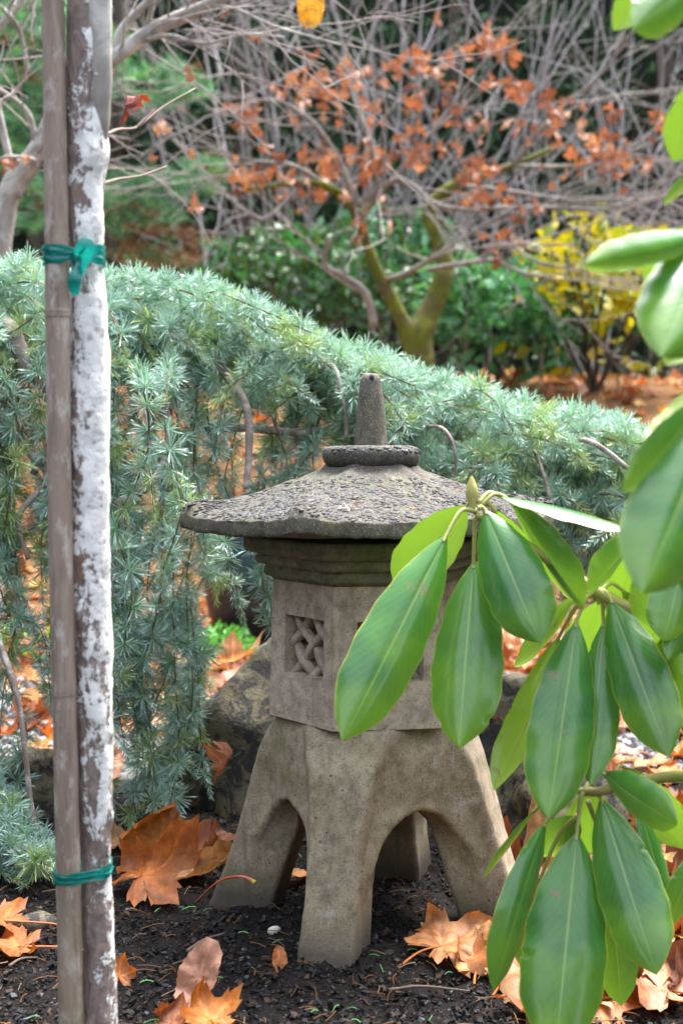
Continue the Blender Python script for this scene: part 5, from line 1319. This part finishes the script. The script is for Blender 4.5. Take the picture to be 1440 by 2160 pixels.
# --- low shrubs on the bank
def shrub(name, label, x, y, rx, ry, h, protos, n, leaf, seed, cap=300, group=None, cat='shrub', stems=8, zlift=.0, hollow=.55):
    rg = np.random.default_rng(seed); z = tz(x, y); T_ = thing(name, label, cat, (x, y, z), group)
    lst = []
    for k in range(stems):
        a_ = rg.uniform(0, 6.28); grow(rg, np.array([x, y, z - .02]), np.array([math.cos(a_) * rx / h, math.sin(a_) * ry / h, 1.0]), h * .85, .009, 1, lst, .15, .05, 2, .5, 6)
    tubes_obj('stems', lst, M['darkbark'], T_)
    its = []
    for k in range(n):
        d_ = rg.normal(size=3); d_ /= np.linalg.norm(d_); d_[2] = abs(d_[2]) if rg.uniform() < .85 else d_[2]
        lump = 1 + .28 * float(vnoise(d_ * 2.1, 1.2, seed)); rr_ = lump * rg.uniform(hollow, 1) ** .5
        p = np.array([x, y, z + h * .42 + zlift]) + d_ * [rx, ry, h * .55] * rr_
        if p[2] < tz(p[0], p[1]) + .03: continue
        dv = d_ * [1, 1, .6] + rg.normal(0, .45, 3) + [0, 0, .1]
        its.append((protos[rg.integers(0, len(protos))], frame_z(dv, rg.uniform(0, 6.28)) @ rotm(rg.normal(0.9, .35), 0, 0) * (leaf * rg.uniform(.7, 1.25)), p))
    scatter(T_, 'leaf', its, 'leaf_mass', cap)
    return T_
green = leaf_quad(M['foliage'], [(.05, .19, .075), (.08, .27, .12), (.04, .14, .055), (.12, .34, .17)], W=.5, seed=2)
dgreen = leaf_quad(M['foliage'], [(.03, .085, .03), (.045, .12, .045), (.055, .10, .03)], W=.5, seed=3)
M['gold'] = mat_tint('yellow_leaves', 0.55, 0.3, (1.1, 1.15, .4))
yel = leaf_quad(M['gold'], [(.36, .31, .012), (.42, .34, .015), (.30, .30, .02), (.20, .26, .03)], W=.75, seed=4)
def px_at(px, y): return (px - 720) / FPX * y
shrub('evergreen_shrub', 'bright green leafy evergreen shrub between the mossy tree and the yellow bush', px_at(1030, 7.0), 7.0, .40, .35, .62, green, 1300, .085, 61, 300)
shrub('evergreen_shrub', 'dark low evergreen shrub under the yellow bush at right', px_at(1330, 8.1), 8.1, .75, .4, .75, dgreen, 1200, .085, 62, 60)
shrub('evergreen_shrub', 'dull green shrub left of the mossy tree trunk', px_at(640, 7.6), 7.6, .62, .4, .85, dgreen + green[:2], 1700, .07, 63, 150)
shrub('evergreen_shrub', 'dark green shrub behind the fork of the mossy tree', px_at(860, 8.2), 8.2, .55, .4, .95, green + dgreen, 1100, .085, 64, 100)
shrub('evergreen_shrub', 'dark shrub low at the left below the pine', px_at(330, 7.9), 7.9, .8, .4, .75, dgreen, 1100, .085, 65, 60)
shrub('yellow_leaved_shrub', 'shrub with golden yellow autumn leaves at the right of the bank', px_at(1250, 7.0), 7.0, .47, .36, .95, yel, 620, .085, 66, 300, None, 'shrub', 12, -.03, .15)
shrub('low_plant', 'fresh green low plant beside the teal pot', px_at(470, 3.9), 3.75, .10, .08, .10, leaf_quad(M['foliage'], [(.10, .34, .06), (.13, .40, .08)], seed=6), 260, .028, 67, 100, None, 'plant', 4)
shrub('low_plant', 'small yellow-green seedling growing in gravel at the far left', px_at(40, 3.6), 3.6, .14, .1, .12, leaf_quad(M['foliage'], [(.16, .30, .05)], seed=7), 160, .03, 68, 60, None, 'plant', 4)

# --- pine at left
PN = thing('pine_tree', 'soft green pine with tufted branches behind the bamboo stake at left', 'pine tree', (px_at(250, 7.2), 7.2, tz(-1.1, 7.2)))
rg = np.random.default_rng(91); PO = np.array(PN.location)
def tuft(seed, col):
    q = np.random.default_rng(seed); V = []; F = []; T = []
    for k in range(46):
        ph = q.uniform(0, 6.28); el = math.acos(q.uniform(.05, .98)); dv = np.array([math.sin(el) * math.cos(ph), math.sin(el) * math.sin(ph), math.cos(el)]); s = np.cross(dv, q.normal(size=3)); s /= np.linalg.norm(s)
        l = .085 * q.uniform(.7, 1.1); n0 = len(V); V += [dv * .004 + s * .0012, dv * .004 - s * .0012, dv * l * .6 + s * .0014 - [0, 0, .004], dv * l - [0, 0, .010]]; F += [[n0, n0 + 1, n0 + 2], [n0 + 1, n0 + 3, n0 + 2]]; c_ = np.array(col) * q.uniform(.7, 1.3); T += [c_] * 4
    return np.array(V), np.array(F), np.array(T)
pt_ = [Proto('needle_tuft', *tuft(400 + k, c_), [M['pine']]) for k, c_ in enumerate([(.06, .20, .095), (.095, .28, .13), (.045, .15, .07), (.13, .31, .11), (.20, .10, .045)])]
mb = MB(); add_tube(mb, smooth_path([(0, 0, -.1), (-.05, 0, .8), (.03, 0, 1.6), (-.02, 0, 2.8)], 20), np.linspace(.06, .02, 20), 9, rough=.1); mb.obj('trunk', [M['darkbark']], PN)
its = []
for (cxp, cyp, rxp, ryp, n) in [(355, 185, 85, 50, 75), (330, 400, 130, 40, 80), (270, 460, 120, 35, 50), (60, 200, 100, 100, 70), (80, 430, 90, 60, 70), (170, 130, 120, 90, 90), (430, 370, 50, 40, 40), (-120, 300, 160, 220, 180), (60, 40, 140, 70, 80), (300, 520, 170, 45, 60)]:
    bc = at(cxp, cyp + ryp * .4, 6.6); mb = MB(); add_tube(mb, smooth_path([(PO + [0, 0, max(.2, bc[2] - PO[2] - .15)]), (PO + bc) / 2 * [1, 1, 0] + [0, 0, bc[2] - .08], bc], 10), np.linspace(.016, .005, 10), 5); mb.obj('branch', [M['darkbark']], PN, off=PO)
    for k in range(n):
        a_ = rg.uniform(0, 6.28); q = math.sqrt(rg.uniform()); p = at(cxp + rxp * q * math.cos(a_), cyp + ryp * q * math.sin(a_), 6.6 + rg.uniform(-.3, .35))
        brown = cyp > 500 and rg.uniform() < .8
        its.append((pt_[4] if brown or rg.uniform() < .06 else pt_[rg.integers(0, 4)], frame_z(np.array([rg.normal(0, .4), rg.normal(-.2, .4), 1.0]), rg.uniform(0, 6)) * rg.uniform(.7, 1.25), p))
scatter(PN, 'needle_tuft', its, 'needle_mass', 300)

# --- leaning grey-barked tree at left
LT = thing('leaning_tree', 'pale-barked leaning tree with bare branches crossing behind the stake at upper left', 'tree', (at(-30, 900, 3.6)[0], 3.6, 0)); LO = np.array(LT.location)
def lpath(name, pts, r0, r1, parent, off, mat, n=10, seg=30, rough=.08):
    P_ = smooth_path([at(*p) if len(p) == 3 else np.array(p[:3]) for p in pts], seg); mb = MB(); add_tube(mb, P_, np.linspace(r0, r1, seg), n, rough=rough, seed=int(r0 * 1e5)); mb.obj(name, [mat], parent, off=off); return P_
base_ = (LO[0], LO[1], -.1, 0)
tk = lpath('trunk', [base_, (-20, 900, 3.6), (-8, 640, 3.6), (8, 470, 3.6), (28, 385, 3.58), (78, 320, 3.55), (120, 240, 3.52), (180, 170, 3.5), (250, 115, 3.48), (330, 60, 3.45), (440, 10, 3.42), (560, -60, 3.4)], .034, .013, LT, LO, M['birch'], 14, 70)
rg = np.random.default_rng(19); lst = []
for pts, r0, r1 in [([(78, 320, 3.55), (60, 240, 3.5), (0, 190, 3.45), (-80, 150, 3.4)], .008, .005), ([(235, 125, 3.49), (260, 60, 3.46), (310, 5, 3.42), (350, -60, 3.4)], .012, .008), ([(290, 88, 3.47), (315, 40, 3.45), (330, -40, 3.4)], .008, .006),
                    ([(300, 85, 3.46), (360, 75, 3.4), (430, 92, 3.38), (520, 72, 3.35), (600, 78, 3.33)], .006, .0025), ([(440, 10, 3.42), (500, 20, 3.38), (580, 55, 3.34), (720, 95, 3.3)], .005, .002), ([(30, 380, 3.58), (-20, 120, 3.5), (40, 10, 3.45), (90, -60, 3.4)], .010, .006), ([(-8, 560, 3.6), (-60, 420, 3.55), (-90, 300, 3.5)], .010, .005),
                    ([(60, 150, 3.5), (40, 60, 3.45), (0, 10, 3.4)], .006, .004), ([(40, 420, 3.58), (80, 345, 3.5), (20, 330, 3.4), (-30, 350, 3.4)], .005, .003)]:
    P_ = lpath('branch', pts, r0, r1, LT, LO, M['birch'], 7, 18)
    for k in range(6):
        i = rg.integers(4, 18); grow(rg, P_[i], (P_[i] - P_[i - 1]) / np.linalg.norm(P_[i] - P_[i - 1]) + rg.normal(0, .6, 3) + [.3, 0, -.05], rg.uniform(.15, .38), .0022, 1, lst, .22, .0, 2, .6, 6)
for k in range(20):
    i = rg.integers(30, 70); grow(rg, tk[i], np.array([rg.normal(.4, .8), rg.normal(-.3, .5), rg.normal(.1, .5)]), rg.uniform(.2, .5), .0026, 1, lst, .22, .0, 2, .6, 6)
tubes_obj('twigs', lst, M['twig'], LT, 4, (.27, .235, .22), True, rg)
dl = [Proto('leaf', *[x if i else x for i, x in enumerate(leaf_mesh(500 + k, 'maple', c_, .5, .3))], [M['dead']], True) for k, c_ in enumerate([(.24, .095, .048), (.29, .125, .066), (.16, .062, .036), (.38, .21, .13), (.46, .31, .05)])]
its = []
for (px, py) in [(60, 340), (20, 350), (5, 365), (410, 440), (340, 275), (540, 80), (320, 335), (630, 40), (470, 30), (395, 165)]:
    its.append((dl[rg.integers(0, 4)], rotm(rg.uniform(1, 2.2), 0, rg.uniform(0, 6)) * rg.uniform(.022, .04), at(px, py, 3.42)))
scatter(LT, 'leaf', its, 'leaf_mass')

# --- mossy two-stemmed tree holding orange leaves
MT = thing('mossy_tree', 'moss-covered two-stemmed small tree holding orange autumn leaves on grey twigs', 'tree', (px_at(880, 6.4), 6.4, tz(.34, 6.4))); MO = np.array(MT.location)
rg = np.random.default_rng(23); lst = []
s1 = lpath('stem', [(MO[0], MO[1], MO[2] - .1, 0), (872, 760, 6.4), (850, 680, 6.4), (815, 610, 6.38), (790, 560, 6.36), (765, 490, 6.34), (745, 440, 6.3), (700, 400, 6.25), (640, 385, 6.2), (520, 400, 6.1)], .045, .009, MT, MO, M['moss'], 16, 60, .22)
s2 = lpath('stem', [(MO[0] + .02, MO[1], MO[2] - .1, 0), (882, 740, 6.4), (898, 680, 6.42), (925, 610, 6.45), (940, 560, 6.48), (920, 500, 6.5), (905, 440, 6.52), (960, 390, 6.5), (1080, 350, 6.5), (1170, 310, 6.5)], .070, .010, MT, MO, M['moss'], 16, 60, .22)
limbs = []
for pts, r0, r1, mt_ in [([(790, 690, 6.35), (770, 620, 6.3), (720, 580, 6.25), (685, 560, 6.2), (695, 500, 6.15)], .022, .010, 'graybark'),
                    ([(820, 590, 6.36), (860, 575, 6.3), (910, 545, 6.25), (980, 500, 6.2), (1080, 440, 6.15)], .016, .008, 'graybark'),
                    ([(900, 570, 6.4), (985, 555, 6.3), (1040, 550, 6.25), (1100, 575, 6.2), (1160, 590, 6.2)], .014, .006, 'graybark'),
                    ([(1000, 550, 6.3), (1070, 520, 6.2), (1150, 560, 6.2), (1230, 555, 6.2)], .009, .004, 'graybark'),
                    ([(745, 440, 6.3), (800, 400, 6.2), (850, 380, 6.1), (920, 430, 6.05), (1010, 445, 6.0)], .018, .008, 'graybark'),
                    ([(745, 440, 6.3), (720, 350, 6.2), (660, 260, 6.1), (590, 215, 6.05), (520, 215, 6.0)], .016, .006, 'graybark'),
                    ([(905, 440, 6.52), (1000, 440, 6.4), (1130, 437, 6.3), (1300, 440, 6.2), (1450, 400, 6.2)], .013, .006, 'graybark'),
                    ([(960, 390, 6.5), (1050, 400, 6.4), (1200, 420, 6.3), (1400, 418, 6.3)], .011, .006, 'graybark'),
                    ([(1080, 350, 6.5), (1160, 250, 6.4), (1250, 170, 6.3), (1290, 100, 6.3)], .014, .005, 'graybark'),
                    ([(1080, 350, 6.5), (1200, 350, 6.4), (1330, 320, 6.3), (1470, 250, 6.3)], .012, .005, 'graybark'),
                    ([(700, 400, 6.25), (620, 350, 6.2), (540, 340, 6.15), (440, 320, 6.1)], .013, .004, 'graybark'),
                    ([(760, 460, 6.3), (850, 350, 6.2), (930, 250, 6.2), (1000, 160, 6.2)], .014, .004, 'graybark'),
                    ([(800, 400, 6.2), (780, 300, 6.2), (740, 190, 6.2), (720, 90, 6.2)], .012, .004, 'graybark'),
                    ([(640, 385, 6.2), (560, 460, 6.1), (500, 440, 6.1), (480, 500, 6.1)], .010, .004, 'graybark')]:
    P_ = lpath('limb', pts, r0, r1, MT, MO, M[mt_], 7, 22); limbs.append(P_)
    for k in range(6):
        i = rg.integers(5, 22); tdir = (P_[i] - P_[i - 1]) / np.linalg.norm(P_[i] - P_[i - 1])
        grow(rg, P_[i], tdir + rg.normal(0, .55, 3) * [1, .7, .6] + [0, 0, .05], rg.uniform(.35, .85), .0042, 2, lst, .20, -.02, 2, .6, 7, .45)
tubes_obj('twigs', lst, M['twig'], MT, 4, (.235, .215, .205), True, rg)
its = []
for (px, py, sx_, sy_, n) in [(500, 245, 35, 28, 16), (560, 375, 70, 25, 26), (660, 205, 60, 30, 20), (690, 350, 45, 25, 18), (780, 350, 50, 30, 28), (860, 335, 45, 25, 16), (1000, 370, 35, 25, 18), (1040, 105, 55, 35, 24), (850, 150, 70, 30, 20), (920, 130, 60, 25, 14), (1085, 195, 45, 22, 16), (1000, 420, 30, 25, 14), (1200, 240, 70, 35, 22), (1280, 330, 60, 25, 20), (1390, 260, 30, 15, 8), (640, 420, 80, 30, 14), (760, 480, 60, 50, 10), (730, 150, 60, 50, 12), (930, 260, 190, 100, 30), (1110, 320, 160, 80, 26), (1300, 320, 110, 70, 18), (800, 220, 160, 80, 16), (600, 330, 130, 70, 14), (600, 180, 90, 60, 10), (1080, 440, 90, 60, 14), (1020, 520, 80, 40, 8)]:
    for k in range(n):
        p = at(px + rg.normal(0, sx_ * .6), py + rg.normal(0, sy_ * .6), 6.15 + rg.normal(0, .12))
        its.append((dl[rg.choice([0, 0, 1, 1, 1, 2, 3])], rotm(rg.uniform(.8, 2.3), rg.normal(0, .4), rg.uniform(0, 6.28)) * rg.uniform(.030, .060), p))
scatter(MT, 'leaf', its, 'leaf_mass')

# --- bare grey shrubs with upright stems
rgs = np.random.default_rng(29)
bl = ['bare grey-stemmed shrub behind the orange leaves, left of centre', 'bare grey-stemmed shrub rising behind the middle of the mossy tree', 'bare grey-stemmed shrub right of the mossy tree', 'bare grey-stemmed shrub under the top right corner', 'bare grey-stemmed shrub at the right edge behind the yellow bush', 'sparse bare shrub between the pine and the orange leaves']
for k, px in enumerate([620, 820, 1010, 1210, 1420, 480]):
    y = 8.6 + .35 * (k % 2); x = px_at(px, y); z = tz(x, y)
    T_ = thing('bare_shrub', bl[k], 'shrub', (x, y, z), 'bare shrubs on the bank'); lst = []
    for q in range(9 if k < 5 else 4):
        grow(rgs, np.array([x + rgs.normal(0, .16), y + rgs.normal(0, .12), z - .03]), np.array([rgs.normal(0, .28), rgs.normal(0, .15), 1.0]), rgs.uniform(1.7, 3.0), .0085, 2, lst, .20, .08, 3, .45, 9, .5)
    tubes_obj('stems', lst, M['twig'], T_, 5, (.27, .25, .26), True, rgs)
# trees to the sides of the view, seen only when stepping aside
for k, (x, y) in enumerate([(-3.6, 6.5), (3.7, 6.8)]):
    evergreen(['dark evergreen tree outside the left side of the picture', 'dark evergreen tree outside the right side of the picture'][k], x, y, 3.2, .9, 350 + k, darkleaf, 1800, .10, None)

# added hedges, never in view: they block low sky light from behind and the sides
for lb, x, y, rot_, L_ in [('unseen dark hedge added behind the viewer to block frontal sky light', 0, -8.0, 0, 7), ('unseen dark hedge added at the left side to block low sky light', -5.2, 1.5, math.pi / 2, 5), ('unseen dark hedge added at the right side to block low sky light', 5.4, 1.5, math.pi / 2, 5)]:
    T_ = thing('hedge', lb, 'hedge', (x, y, 0)); T_.rotation_euler = (0, 0, rot_); rg = np.random.default_rng(int(700 + x)); mb = MB()
    for k in range(3000):
        side = rg.choice([-1, 1]); p = np.array([rg.uniform(-L_, L_), side * rg.uniform(.3, .62), 4.4 * rg.uniform()]); pr = darkleaf[rg.integers(0, 6)]
        mb.add(pr.V @ (frame_z(np.array([0, side, .4]) + rg.normal(0, .6, 3), rg.uniform(0, 6)) * rg.uniform(.16, .30)).T + p, pr.F, pr.T)
    o = link('foliage', mb.mesh('foliage', [M['darkfoliage']]), T_); o['kind'] = 'stuff'
    mb = MB(); mb.add(bx * [L_, .35, 2.15] + [0, 0, 2.1], bF, (.02, .035, .02)); mb.obj('core', [M['darkfoliage']], T_, smooth=False)
